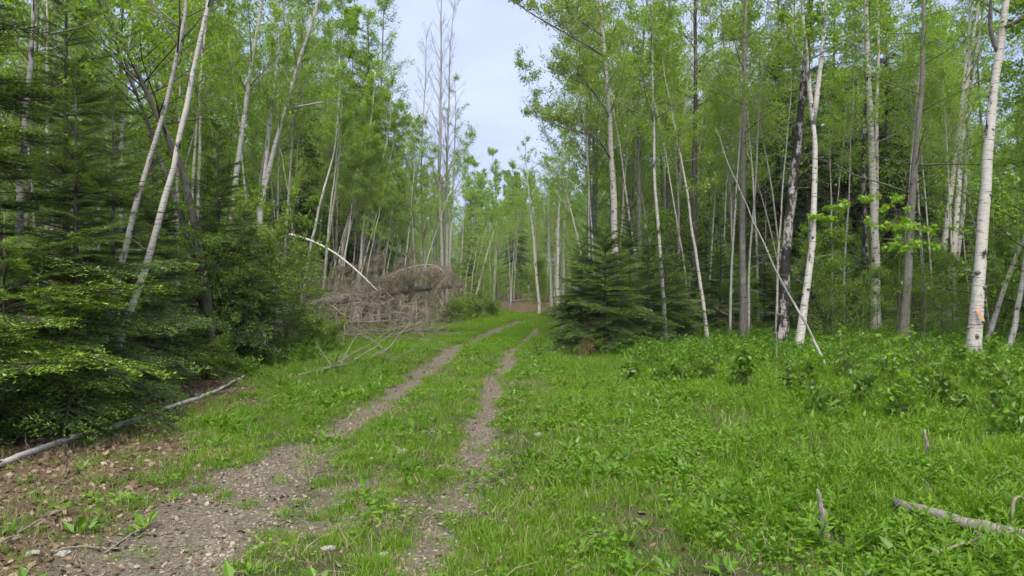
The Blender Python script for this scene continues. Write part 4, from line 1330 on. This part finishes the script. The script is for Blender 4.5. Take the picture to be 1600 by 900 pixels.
# tan dry tops rising out of the brush behind
for i, (p0, p1, p2, lb) in enumerate((((560, 470), (572, 430), (602, 388), 'dry tan spruce top behind the fallen trunk'), ((615, 450), (640, 400), (650, 384), 'dry tan twig rising above the bowed conifer top'),
                                      ((530, 480), (545, 440), (548, 410), 'dry grey spruce top near the arched birch'), ((600, 470), (612, 435), (628, 402), 'dry bushy top between the fallen trunk and the leaning stems'),
                                      ((450, 500), (456, 450), (452, 408), 'dry tan drape left of the fallen trunk butt'), ((485, 490), (492, 440), (500, 402), 'dry tan drape above the fallen trunk butt'),
                                      ((515, 485), (522, 440), (530, 415), 'dry tan drape under the arched birch tip'))):
    log('dead_conifer_top', [P(*p0, 27 + .3 * i), P(*p1, 27 + .3 * i), P(*p2, 27 + .3 * i)], .025, 'dead_dark', lb, 'dead branch', 'dry conifer tops', 40 + i, nb=44, blen=1.0, ntw=8, t0=.02, tip=.3, el=(-1.0, .4), curve=-.15,
        needle='needle_dead', nleaf=10, ls=.06, lw=.22, hang=.9)
# pale branches in front of it
for i, (ln, d, r, nb, lb) in enumerate((
        ([(545, 503), (590, 503), (630, 499), (660, 494)], 24.2, .028, 8, 'straight pale branch lying in front of the fallen spruce'),
        ([(556, 464), (580, 476), (602, 489), (640, 490), (668, 489)], 25.2, .018, 6, 'thin curved branch hooking down from the fallen trunk'),
        ([(548, 517), (600, 517), (640, 507), (668, 503)], 22.8, .016, 8, 'pale thin branch low in the brush pile'),
        ([(552, 512), (575, 530), (605, 545), (640, 553)], 20.5, .014, 8, 'thin branch slanting down through the brush pile'),
        ([(625, 560), (655, 548), (680, 545), (715, 552)], 18.6, .012, 14, 'brown twiggy branch reaching onto the left wheel track'),
        ([(570, 578), (620, 574), (660, 576), (700, 577)], 15.4, .009, 14, 'dark twiggy branch lying across the left wheel track'))):
    pts = [P(px, py, d) for px, py in ln]
    for p in pts:
        p[2] = max(p[2], gh(p[0], p[1]) + .03)
    log('dead_branch', pts, r, 'dead_grey' if i in (0, 1, 2) else 'dead', lb, 'dead branch', 'branches of the brush pile', 50 + i, nb=nb, blen=.8, ntw=5, tip=.4, t0=.1, el=(-.1, .6), curve=-.1)
g0 = [gz_(*G(466, 590)[:2], .04), gz_(*G(520, 582)[:2], .10), P(570, 562, 15.9), P(605, 549, 16.6), P(625, 520, 17.2), P(645, 500, 17.6)]
log('dead_branch', g0, .030, 'dead_grey', 'long pale grey branch lying on the grass with forked upturned twigs', 'dead branch', 'branches of the brush pile', 60, nb=12, blen=1.1, ntw=5, tip=.22, t0=.15, n=22, el=(.0, .7), sides=10)
# brushwood: the mass of fine twigs under the trunk
rng = np.random.default_rng(610)
n = 760
bx, by = rng.uniform(-6.9, -2.3, n), rng.uniform(20.5, 26.5, n)
bx = np.minimum(bx, -2.2 - .1 * (26 - by))
bz = ground_h(bx, by) + rng.uniform(0, 1.3, n) ** 1.3 * sstep(-2.0, -3.4, bx)
az = rng.uniform(0, 2 * PI, n)
el_ = rng.normal(.25, .45, n)
ln_ = rng.uniform(.4, 1.6, n)
Dv = np.stack([np.cos(az) * np.cos(el_), np.sin(az) * np.cos(el_), np.sin(el_)], 1)
s = np.linspace(0, 1, 5)
pts = np.stack([bx, by + .0, bz], 1)[:, None] + Dv[:, None] * (ln_[:, None, None] * s[None, :, None]) + rng.normal(0, .04, (n, 5, 3)) * s[None, :, None]
pts[:, :, 2] -= .15 * ln_[:, None] * s[None] ** 2
mb = MB()
pts += rng.normal(0, .018, (n, 5, 3)) * np.sin(np.linspace(0, PI, 5))[None, :, None]
tubes(mb, pts, (.004 + .013 * rng.random(n) ** 3)[:, None] * (1 - .7 * s)[None], 5, rng.uniform(.0, 1, n))
tag(put('brushwood', mb.mesh('brushwood', M['dead_dark'])), 'tangle of dry twigs heaped under the fallen spruce', kind='stuff')
# rust coloured dead fir branches low in the bushy fir, and one in the bush on the left
for i, (x, y, z, lb, nb_) in enumerate((((922 - 800) / FPX * 16.9, 16.9, .75, 'rusty dead fir branches low on the left of the bushy fir', 9), ((428 - 800) / FPX * 16.2, 16.2, .5, 'rusty dead fir bough beside the yellowish bush', 4))):
    a, c = MB(), MB()
    rng = np.random.default_rng(620 + i)
    fir(a, c, .9, .6, nb_ * 2, T_MID, rng, z0=.1, el0=-.7, el1=-.2, droop=.35, side=(PI + .5, .9), bare=10)
    o = thing('dead_fir_bough', (x, y, gh(x, y)), lb, 'dead branch', 'rusty fir boughs')
    put('stem', a.mesh('rust_wood', M['fir_wood']), o)
    put('dead_needles', c.mesh('rust_needles', M['needle_rust'], smooth=False), o)

# low earth bank and pale fallen poles at the end of the track
bm_ = MB()
u = np.linspace(0, 1, 26)
v = np.linspace(0, 1, 12)
uu, vv = np.meshgrid(u, v, indexing='ij')
hx = .1 + 4.6 * uu
hy = 45.5 + 2.6 * vv
hz = ground_h(hx, hy) - .05 + .62 * np.sin(PI * uu) ** .6 * np.sin(PI * vv) * (.7 + .6 * fbm(hx * 1.4, hy * 1.4, 71))
idx = np.arange(26 * 12).reshape(26, 12)
q = np.stack([idx[:-1, :-1], idx[1:, :-1], idx[1:, 1:], idx[:-1, 1:]], -1).reshape(-1, 4)
bm_.add(np.stack([hx, hy, hz], -1).reshape(-1, 3), np.concatenate([q[:, [0, 1, 2]], q[:, [0, 2, 3]]]), 0)
bank_m = bark('bare_earth', (.07, .045, .03), (.21, .145, .10), None, scale=(2, 2, 2))
tag(put('earth_bank', bm_.mesh('earth_bank', bank_m)), kind='structure')
for i, (ln, lb) in enumerate((([(800, 470), (835, 468), (880, 472)], 'long pale pole lying along the earth bank'), ([(818, 461), (830, 462), (838, 463)], 'short pale pole on top of the earth bank'))):
    log('fallen_pole', [P(px, py, 44.8) for px, py in ln], .05, 'dead_grey', lb, 'pole', 'poles on the earth bank', 70 + i, tip=.6)


# ------------------------------------------------------------------ ground cover: geometry scattered with geometry nodes, one object for each kind
def scatter(name, protos, x, y, scl, tint, label, zoff=0.0, tilt=.12, seed=0):
    rng = np.random.default_rng(seed)
    n = len(x)
    me = bpy.data.meshes.new(name + '_points')
    me.vertices.add(n)
    z = ground_h(x, y) + zoff
    me.vertices.foreach_set('co', np.stack([x, y, z], 1).astype(np.float32).ravel())
    rot = np.stack([rng.normal(0, tilt, n), rng.normal(0, tilt, n), rng.uniform(0, 2 * PI, n)], 1)
    me.attributes.new('rot', 'FLOAT_VECTOR', 'POINT').data.foreach_set('vector', rot.astype(np.float32).ravel())
    me.attributes.new('scl', 'FLOAT', 'POINT').data.foreach_set('value', np.asarray(scl, np.float32))
    me.attributes.new('tint', 'FLOAT', 'POINT').data.foreach_set('value', np.asarray(tint, np.float32))
    me.attributes.new('pick', 'INT', 'POINT').data.foreach_set('value', rng.integers(0, len(protos), n).astype(np.int32))
    o = put(name, me)
    ng = bpy.data.node_groups.new(name + '_scatter', 'GeometryNodeTree')
    ng.interface.new_socket('Geometry', in_out='INPUT', socket_type='NodeSocketGeometry')
    ng.interface.new_socket('Geometry', in_out='OUTPUT', socket_type='NodeSocketGeometry')
    N, L = ng.nodes, ng.links
    gi, go = N.new('NodeGroupInput'), N.new('NodeGroupOutput')
    g2i = N.new('GeometryNodeGeometryToInstance')
    for pm in protos:
        po = bpy.data.objects.new(pm.name, pm)      # never linked to the scene: only its mesh is read
        oi = N.new('GeometryNodeObjectInfo')
        oi.inputs['Object'].default_value = po
        L.new(oi.outputs['Geometry'], g2i.inputs[0])
    ip = N.new('GeometryNodeInstanceOnPoints')
    ip.inputs['Pick Instance'].default_value = True

    def na(nm, ty):
        a = N.new('GeometryNodeInputNamedAttribute')
        a.data_type = ty
        a.inputs['Name'].default_value = nm
        return [s for s in a.outputs if s.enabled and s.name == 'Attribute'][0]
    L.new(gi.outputs[0], ip.inputs['Points'])
    L.new(g2i.outputs[0], ip.inputs['Instance'])
    L.new(na('pick', 'INT'), ip.inputs['Instance Index'])
    L.new(na('rot', 'FLOAT_VECTOR'), ip.inputs['Rotation'])
    L.new(na('scl', 'FLOAT'), ip.inputs['Scale'])
    L.new(ip.outputs[0], go.inputs[0])
    md = o.modifiers.new('scatter', 'NODES')
    md.node_group = ng
    return tag(o, label, kind='stuff')


def blades(mb, rng, n, h, w, spread, lean=.5, tone=(.1, .9)):
    """Bent grass blades: three segments each."""
    b = rng.normal(0, spread, (n, 3)) * [1, 1, 0]
    az = rng.uniform(0, 2 * PI, n)
    hh = h * rng.uniform(.45, 1.15, n)
    ln = rng.uniform(.1, 1.0, n) * lean
    D = np.stack([np.cos(az), np.sin(az), 0 * az], 1)
    W = np.stack([-np.sin(az), np.cos(az), 0 * az], 1)
    tw = rng.normal(0, .5, n)[:, None]
    W = unit(W + D * tw)
    s = np.array([0, .45, .8, 1.0])
    ww = np.array([1, .85, .55, 0.0])
    cen = b[:, None] + D[:, None] * (hh * ln)[:, None, None] * (s ** 2)[None, :, None] + np.array([0, 0, 1.]) * hh[:, None, None] * (s - .35 * ln[:, None] * s ** 2)[:, :, None]
    lft = cen - W[:, None] * (w * .5 * ww)[None, :, None]
    rgt = cen + W[:, None] * (w * .5 * ww)[None, :, None]
    V = np.concatenate([lft[:, :3], rgt[:, :3], cen[:, 3:]], 1)      # 0 1 2 | 3 4 5 | 6
    f = np.array([[0, 3, 4], [0, 4, 1], [1, 4, 5], [1, 5, 2], [2, 5, 6]])
    T = (f[None] + (np.arange(n) * 7)[:, None, None]).reshape(-1, 3)
    tn = rng.uniform(*tone, n)[:, None] + np.array([-.15, 0, .1, -.15, 0, .1, .15])[None]
    mb.add(V.reshape(-1, 3), T, np.clip(tn, 0, 1).ravel())


def herb(mb, rng, kind):
    if kind == 'rosette':                  # low broad leaves
        n = 11
        az = rng.uniform(0, 2 * PI, n)
        e = rng.uniform(.1, .9, n)
        A = np.stack([np.cos(az) * np.cos(e), np.sin(az) * np.cos(e), np.sin(e)], 1)
        C = A * rng.uniform(.01, .05, n)[:, None] + rng.normal(0, .02, (n, 3)) * [1, 1, .2]
        N = unit(np.array([0, 0, 1.]) - .4 * A + .2 * rng.normal(size=(n, 3)))
        L = rng.uniform(.05, .10, n)
        leaves(mb, C, A, N, L, L * .5, rng.uniform(.1, .9, n))
    elif kind == 'clover':
        n = 26
        C = rng.normal(0, .06, (n, 3)) * [1, 1, 0] + np.array([0, 0, 1]) * rng.uniform(.02, .10, n)[:, None]
        az = rng.uniform(0, 2 * PI, n)
        A = np.stack([np.cos(az), np.sin(az), rng.normal(0, .25, n)], 1)
        N = np.tile([0, 0, 1.], (n, 1)) + .35 * rng.normal(size=(n, 3))
        L = rng.uniform(.022, .042, n)
        leaves(mb, C, A, N, L, L * .8, rng.uniform(0, 1, n))
    else:                                  # upright shoot with lance shaped leaves in whorls
        H = rng.uniform(.20, .36)
        lx, ly = rng.normal(0, .05, 2)
        p = np.array([[0, 0, 0], [lx * .3, ly * .3, H * .5], [lx, ly, H]])
        tubes(mb, p[None], np.array([[.003, .0025, .0015]]), 3, np.array([.3]))
        n = 22
        t = np.linspace(.15, 1.0, n)
        az = np.arange(n) * 2.4 + rng.normal(0, .2, n)
        e = .15 + .75 * t ** 2
        A = np.stack([np.cos(az) * np.cos(e), np.sin(az) * np.cos(e), np.sin(e)], 1)
        N = unit(np.array([0, 0, 1.]) - .3 * A)
        L = (.10 - .045 * t) * rng.uniform(.8, 1.2, n)
        leaves(mb, at_path(p, t), A, N, L, L * .26, np.clip(.25 + .6 * t + rng.normal(0, .1, n), 0, 1), fold=.05)


def proto(nm, fn, mat, seed, smooth=True):
    mb = MB()
    fn(mb, np.random.default_rng(seed))
    return mb.mesh(nm, M[mat], smooth=smooth)


GR_SHORT = [proto('grass_short_%d' % i, lambda m, r: blades(m, r, 20, .085, .0048, .045, .9), 'grass', 700 + i) for i in range(4)]
GR_LONG = [proto('grass_long_%d' % i, lambda m, r: blades(m, r, 18, .26, .0062, .04, .8), 'grass', 710 + i) for i in range(4)]
GR_DRY = [proto('grass_dry_%d' % i, lambda m, r: blades(m, r, 9, .10, .004, .05, 1.6), 'straw', 720 + i) for i in range(3)]
HB_LOW = [proto('herb_low_%d' % i, lambda m, r, i=i: herb(m, r, ('rosette', 'clover', 'clover', 'rosette')[i]), 'herb', 730 + i, False) for i in range(4)]
HB_UP = [proto('herb_up_%d' % i, lambda m, r: [herb(m, r, 'shoot')], 'herb', 740 + i, False) for i in range(4)]


def shrublet(m, r):
    for _ in range(3):
        az = r.uniform(0, 6.28)
        p = np.array([[0, 0, 0], [.06 * math.cos(az), .06 * math.sin(az), .22], [.16 * math.cos(az), .16 * math.sin(az), r.uniform(.35, .6)]])
        tubes(m, p[None], np.array([[.005, .004, .002]]), 3, np.array([.05]))
        n = 26
        t = r.uniform(.3, 1.05, n)
        A = rotrand(np.tile([math.cos(az) * .4, math.sin(az) * .4, -.05], (n, 1)), .8, r)
        L = r.uniform(.06, .11, n)
        leaves(m, at_path(p, t) + r.normal(0, .05, (n, 3)), A, rotrand(np.tile([0, 0, 1.], (n, 1)), .35, r), L, L * .48, r.uniform(.1, 1, n))


SHRUB = [proto('shrublet_%d' % i, shrublet, 'herb', 750 + i, False) for i in range(4)]


def fleaf(m, r):
    n = 1
    L = np.array([1.0])
    w, cu, fo = r.uniform(.24, .4), r.normal(.1, .25), r.normal(.1, .2)
    ox = np.array([-.5, -.28, .08, .36, .56, .34, .05, -.3])
    oy = np.array([0, .75, 1.0, .6, 0, -.65, -1.0, -.7]) * w * r.uniform(.8, 1.2, 8)
    V = np.stack([ox, oy, .05 + cu * ox ** 2 * 1.6 + fo * np.abs(oy) + r.normal(0, .03, 8)], 1)
    m.add(np.vstack([V, [[0, 0, .04]]]), [[8, i, (i + 1) % 8] for i in range(8)], r.uniform(0, 1))


FLEAF = [proto('fallen_leaf_%d' % i, fleaf, 'fallen_leaf', 760 + i, False) for i in range(6)]
STONES = [rock_mesh('gravel_%d' % i, 770 + i, M['stone'], 1, .55) for i in range(5)]


def pts_in(n, x0, x1, y0, y1, seed, pow_=1.0):
    """Random points in the wedge that the camera sees, denser close by."""
    r = np.random.default_rng(seed)
    y = y0 + (y1 - y0) * r.random(n) ** pow_
    x = r.uniform(x0, x1, n)
    lim = y * .72 + 1.2
    k = (np.abs(x) < lim)
    return x[k], y[k], r


def grass_d(x, y):
    tr, li = tracks(x, y), litter(x, y)
    patch = .55 * fbm(x * .8, y * .8, 41) + .45 * fbm(x * 2.6, y * 2.6, 44)
    tr = tr * (1.2 + .5 * sstep(12, 20, y)) + 1.3 * (fbm(x * 2.4, y * 2.4, 46) - .5) + .8 * (vnoise(x * 8, y * 8, 48) - .5)
    g = (1 - np.clip(tr * 1.15, 0, 1)) * (1 - .92 * li)
    g = np.maximum(g, .22 * (1 - .75 * sstep(6, 9, y)) * (vnoise(x * 3.1, y * 3.1, 49) > .62) * (1 - .9 * li))
    return keep_log(x, y) * np.clip(g * (.14 + 1.2 * sstep(.36, .60, patch)), 0, 1)


def keep_log(x, y):
    """Where the log, the stump and the stick lie open, little grows in front of them."""
    r = np.ones(len(x))
    for (ax, ay), (bx_, by_), w in LOW:
        t = np.clip(((x - ax) * (bx_ - ax) + (y - ay) * (by_ - ay)) / ((bx_ - ax) ** 2 + (by_ - ay) ** 2 + 1e-9), 0, 1)
        dx, dy = x - (ax + t * (bx_ - ax)), y - (ay + t * (by_ - ay))
        r = np.minimum(r, np.where((np.hypot(dx, dy) < w) | ((np.abs(dx) < w) & (dy < 0) & (dy > -3 * w)), .12, 1))
    return r


LOW = [(G(1415, 808)[:2], G(1640, 875)[:2], .17), (G(1290, 838)[:2], G(1290, 837)[:2], .12)]


def tallness(x, y):
    """Long grass and herbs stand on the right and close by; the track's crown is short."""
    a = sstep(.8, 3.5, x - .10 * y + .6 + 1.4 * (fbm(x * .5, y * .5, 51) - .5))
    return np.clip(a, 0, 1)


# the far wood
r = np.random.default_rng(820)
px = np.r_[r.uniform(-350, 590, 130), r.uniform(945, 1950, 150), r.uniform(560, 960, 70)]
dd_ = np.r_[r.uniform(36, 90, 130), r.uniform(40, 90, 150), r.uniform(80, 130, 70)]
sc_ = np.r_[r.uniform(.85, 1.3, 130), r.uniform(.8, 1.15, 150), dd_[280:] * .152 / 12.5 * r.uniform(.8, 1.1, 70)]
scatter('distant_wood', DWOOD, (px - 800) / FPX * dd_, dd_, sc_, r.random(350), 'far wood closing the view behind the nearer trees', -.05, .03, 20)
# low leafage inside the wood
r = np.random.default_rng(821)
px = np.r_[r.uniform(-300, 640, 330), r.uniform(900, 1850, 420), r.uniform(640, 900, 110)]
dd_ = np.r_[r.uniform(20, 46, 330), r.uniform(20, 50, 420), r.uniform(56, 80, 110)]
k = (np.abs((px - 800) / FPX * dd_ - road_x(dd_)) > 3.2) & ~((px > 425) & (px < 735) & (dd_ < 31))
UNDER = [joined('thicket_%d' % i, *WILD['under'][i]) for i in range(2)]
scatter('thicket', UNDER, ((px - 800) / FPX * dd_)[k], dd_[k], r.uniform(.3, .8, 860)[k], r.random(860)[k], 'leafy thicket on the floor of the wood', -.02, .08, 21)

# short grass
x, y, r = pts_in(230000, -6, 13, 2.6, 30, 801, 1.25)
k = r.random(len(x)) < grass_d(x, y) * (1 - .45 * tallness(x, y))
x, y = x[k], y[k]
tl = tallness(x, y)
tint = np.clip(.05 + .85 * fbm(x * .7, y * .7, 61) + r.normal(0, .18, len(x)), 0, 1)
scatter('grass', GR_SHORT, x, y, (.42 + .65 * r.random(len(x)) ** 1.3 + .6 * tl) * (1 + .02 * y), tint, 'short green grass on the crown and verges of the track', -.006, .14, 1)
# grass far off, beyond thirty metres
x, y, r = pts_in(16000, -8, 12, 29, 48, 802, 1.0)
k = r.random(len(x)) < grass_d(x, y)
scatter('grass', GR_SHORT, x[k], y[k], 1.7 + .8 * r.random(k.sum()), np.clip(.45 + .4 * r.random(k.sum()), 0, 1), 'short grass on the far part of the track', -.01, .14, 2)
# long grass
x, y, r = pts_in(46000, -5, 13, 2.6, 19, 803, 1.3)
edge = np.exp(-((x - road_x(y) - 2.3) / .7) ** 2) * .12 + np.exp(-((x - road_x(y) + 2.6) / .7) ** 2) * .35 * sstep(7, 11, y)
k = r.random(len(x)) < np.clip(tallness(x, y) * .42 + edge, 0, 1) * grass_d(x, y) * (.2 + 1.2 * sstep(.42, .62, fbm(x * .9 + 5, y * .9, 43)))
scatter('long_grass', GR_LONG, x[k], y[k], .55 + .7 * r.random(k.sum()), np.clip(-.1 + .75 * fbm(x[k] * .6, y[k] * .6, 66) + .5 * r.random(k.sum()), 0, 1), 'long green grass in the clearing on the right', -.006, .16, 3)
# straw
x, y, r = pts_in(34000, -5, 12, 2.6, 18, 804, 1.3)
k = r.random(len(x)) < .30 + .36 * grass_d(x, y) - .28 * tracks(x, y)
scatter('dry_grass', GR_DRY, x[k], y[k], .6 + .8 * r.random(k.sum()), r.random(k.sum()), 'dry straw-coloured grass among the green', -.004, .4, 4)
# low herbs
x, y, r = pts_in(95000, -5, 13, 2.6, 22, 805, 1.3)
k = r.random(len(x)) < grass_d(x, y) * np.clip(.16 + .6 * tallness(x, y), 0, 1) * (.12 + 1.4 * sstep(.4, .6, fbm(x * 1.1, y * 1.1, 47)))
scatter('low_herbs', HB_LOW, x[k], y[k], .7 + .7 * r.random(k.sum()), np.clip(-.1 + .8 * fbm(x[k] * .8, y[k] * .8, 67) + .5 * r.random(k.sum()), 0, 1), 'low broad-leaved herbs and clover between the grass', 0, .15, 5)
# upright herbs
x, y, r = pts_in(26000, -4, 13, 3.0, 18, 806, 1.2)
k = r.random(len(x)) < (.55 + .45 * sstep(5, 11, y)) * tallness(x, y) * grass_d(x, y) * (.02 + .9 * sstep(.46, .66, fbm(x * .8 + 3, y * .8, 53)))
scatter('tall_herbs', HB_UP, x[k], y[k], .45 + .7 * r.random(k.sum()), np.clip(.3 + .55 * r.random(k.sum()), 0, 1), 'upright leafy herbs in the clearing', 0, .16, 6)
# undergrowth of little shrubs along and inside the right wood, and on the left edge
x, y, r = pts_in(20000, -9, 16, 9.5, 30, 807, 1.0)
rt = sstep(11.3, 15.0, y - .0 * x + 2.2 * (fbm(x * .5, y * .5, 57) - .5) + .35 * np.clip(x - 5.5, 0, 8)) * sstep(1.5, 3.0, x - .02 * y)
lf_ = sstep(-4.0, -5.0, x) * sstep(12, 15, y) * (1 - sstep(18, 20, y)) * .5
k = r.random(len(x)) < np.clip(rt * (.25 + .75 * sstep(.36, .60, fbm(x * .7, y * .7, 59))) * (1 - .4 * sstep(20, 27, y)) + lf_, 0, 1) * (np.abs(x - road_x(y)) > 2.3)
scatter('undergrowth', SHRUB, x[k], y[k], (.26 + .52 * r.random(k.sum())), np.clip(.0 + .62 * r.random(k.sum()), 0, 1), 'leafy undergrowth along the edge of the right wood', 0, .14, 7)
# fallen leaves
x, y, r = pts_in(210000, -11, 13, 2.6, 24, 808, 1.3)
k = r.random(len(x)) < .62 * litter(x, y) + .05 + .22 * tracks(x, y) * (1 - sstep(6, 10, y)) + .06 * tracks(x, y)
scatter('fallen_leaves', FLEAF, x[k], y[k], (.018 + .045 * r.random(k.sum()) ** 1.6) * (1 + .02 * y[k]) * (1 - .35 * tracks(x[k], y[k])), r.random(k.sum()) ** 1.3, 'brown fallen leaves on the ground', .004, .5, 8)
# gravel
x, y, r = pts_in(240000, -5, 3, 2.6, 20, 809, 1.6)
k = r.random(len(x)) < (1 - .45 * sstep(5, 8, y)) * tracks(x, y) ** 1.2 * (.4 + .9 * sstep(.4, .62, fbm(x * 1.3, y * 1.3, 63)))
ng_ = k.sum()
scatter('gravel', STONES, x[k], y[k], (.005 + .034 * r.random(ng_) ** 4.0) * (1 - .3 * sstep(6, 9, y[k])), r.random(ng_) ** 1.2, 'loose pale gravel on the wheel tracks', .0, .5, 9)

# larger single stones
for i, (px, py, s, lb) in enumerate(((898, 727, .17, 'grey flat stone lying in the grass right of the track'), (628, 707, .14, 'pale flat stone on the grassy crown of the track'), (583, 718, .09, 'small pale stone left of the pale flat one'),
                                     (842, 680, .13, 'grey stone sunk in grass beyond the flat grey one'), (600, 868, .09, 'grey flat stone at the bottom of the right wheel track'), (228, 778, .06, 'white chip of stone on brown litter'),
                                     (50, 866, .10, 'pale flat stone at the lower left corner'), (97, 866, .09, 'pale stone beside the flat one in the lower left'), (770, 718, .11, 'flat grey stone in the right wheel track'),
                                     (515, 858, .10, 'cream stone in the bare patch at the bottom'), (893, 583, .22, 'grey stone at the left foot of the bushy fir'))):
    g = G(px, py)
    o = tag(put('stone', rock_mesh('stone', 780 + i, M['big_stone'], 2, .38), None, (g[0], g[1], g[2] + .004)), lb, 'stone', 'single stones')
    o.scale = (s, s * .8, s)
    o.rotation_euler = (.05, -.08, i * 1.1)
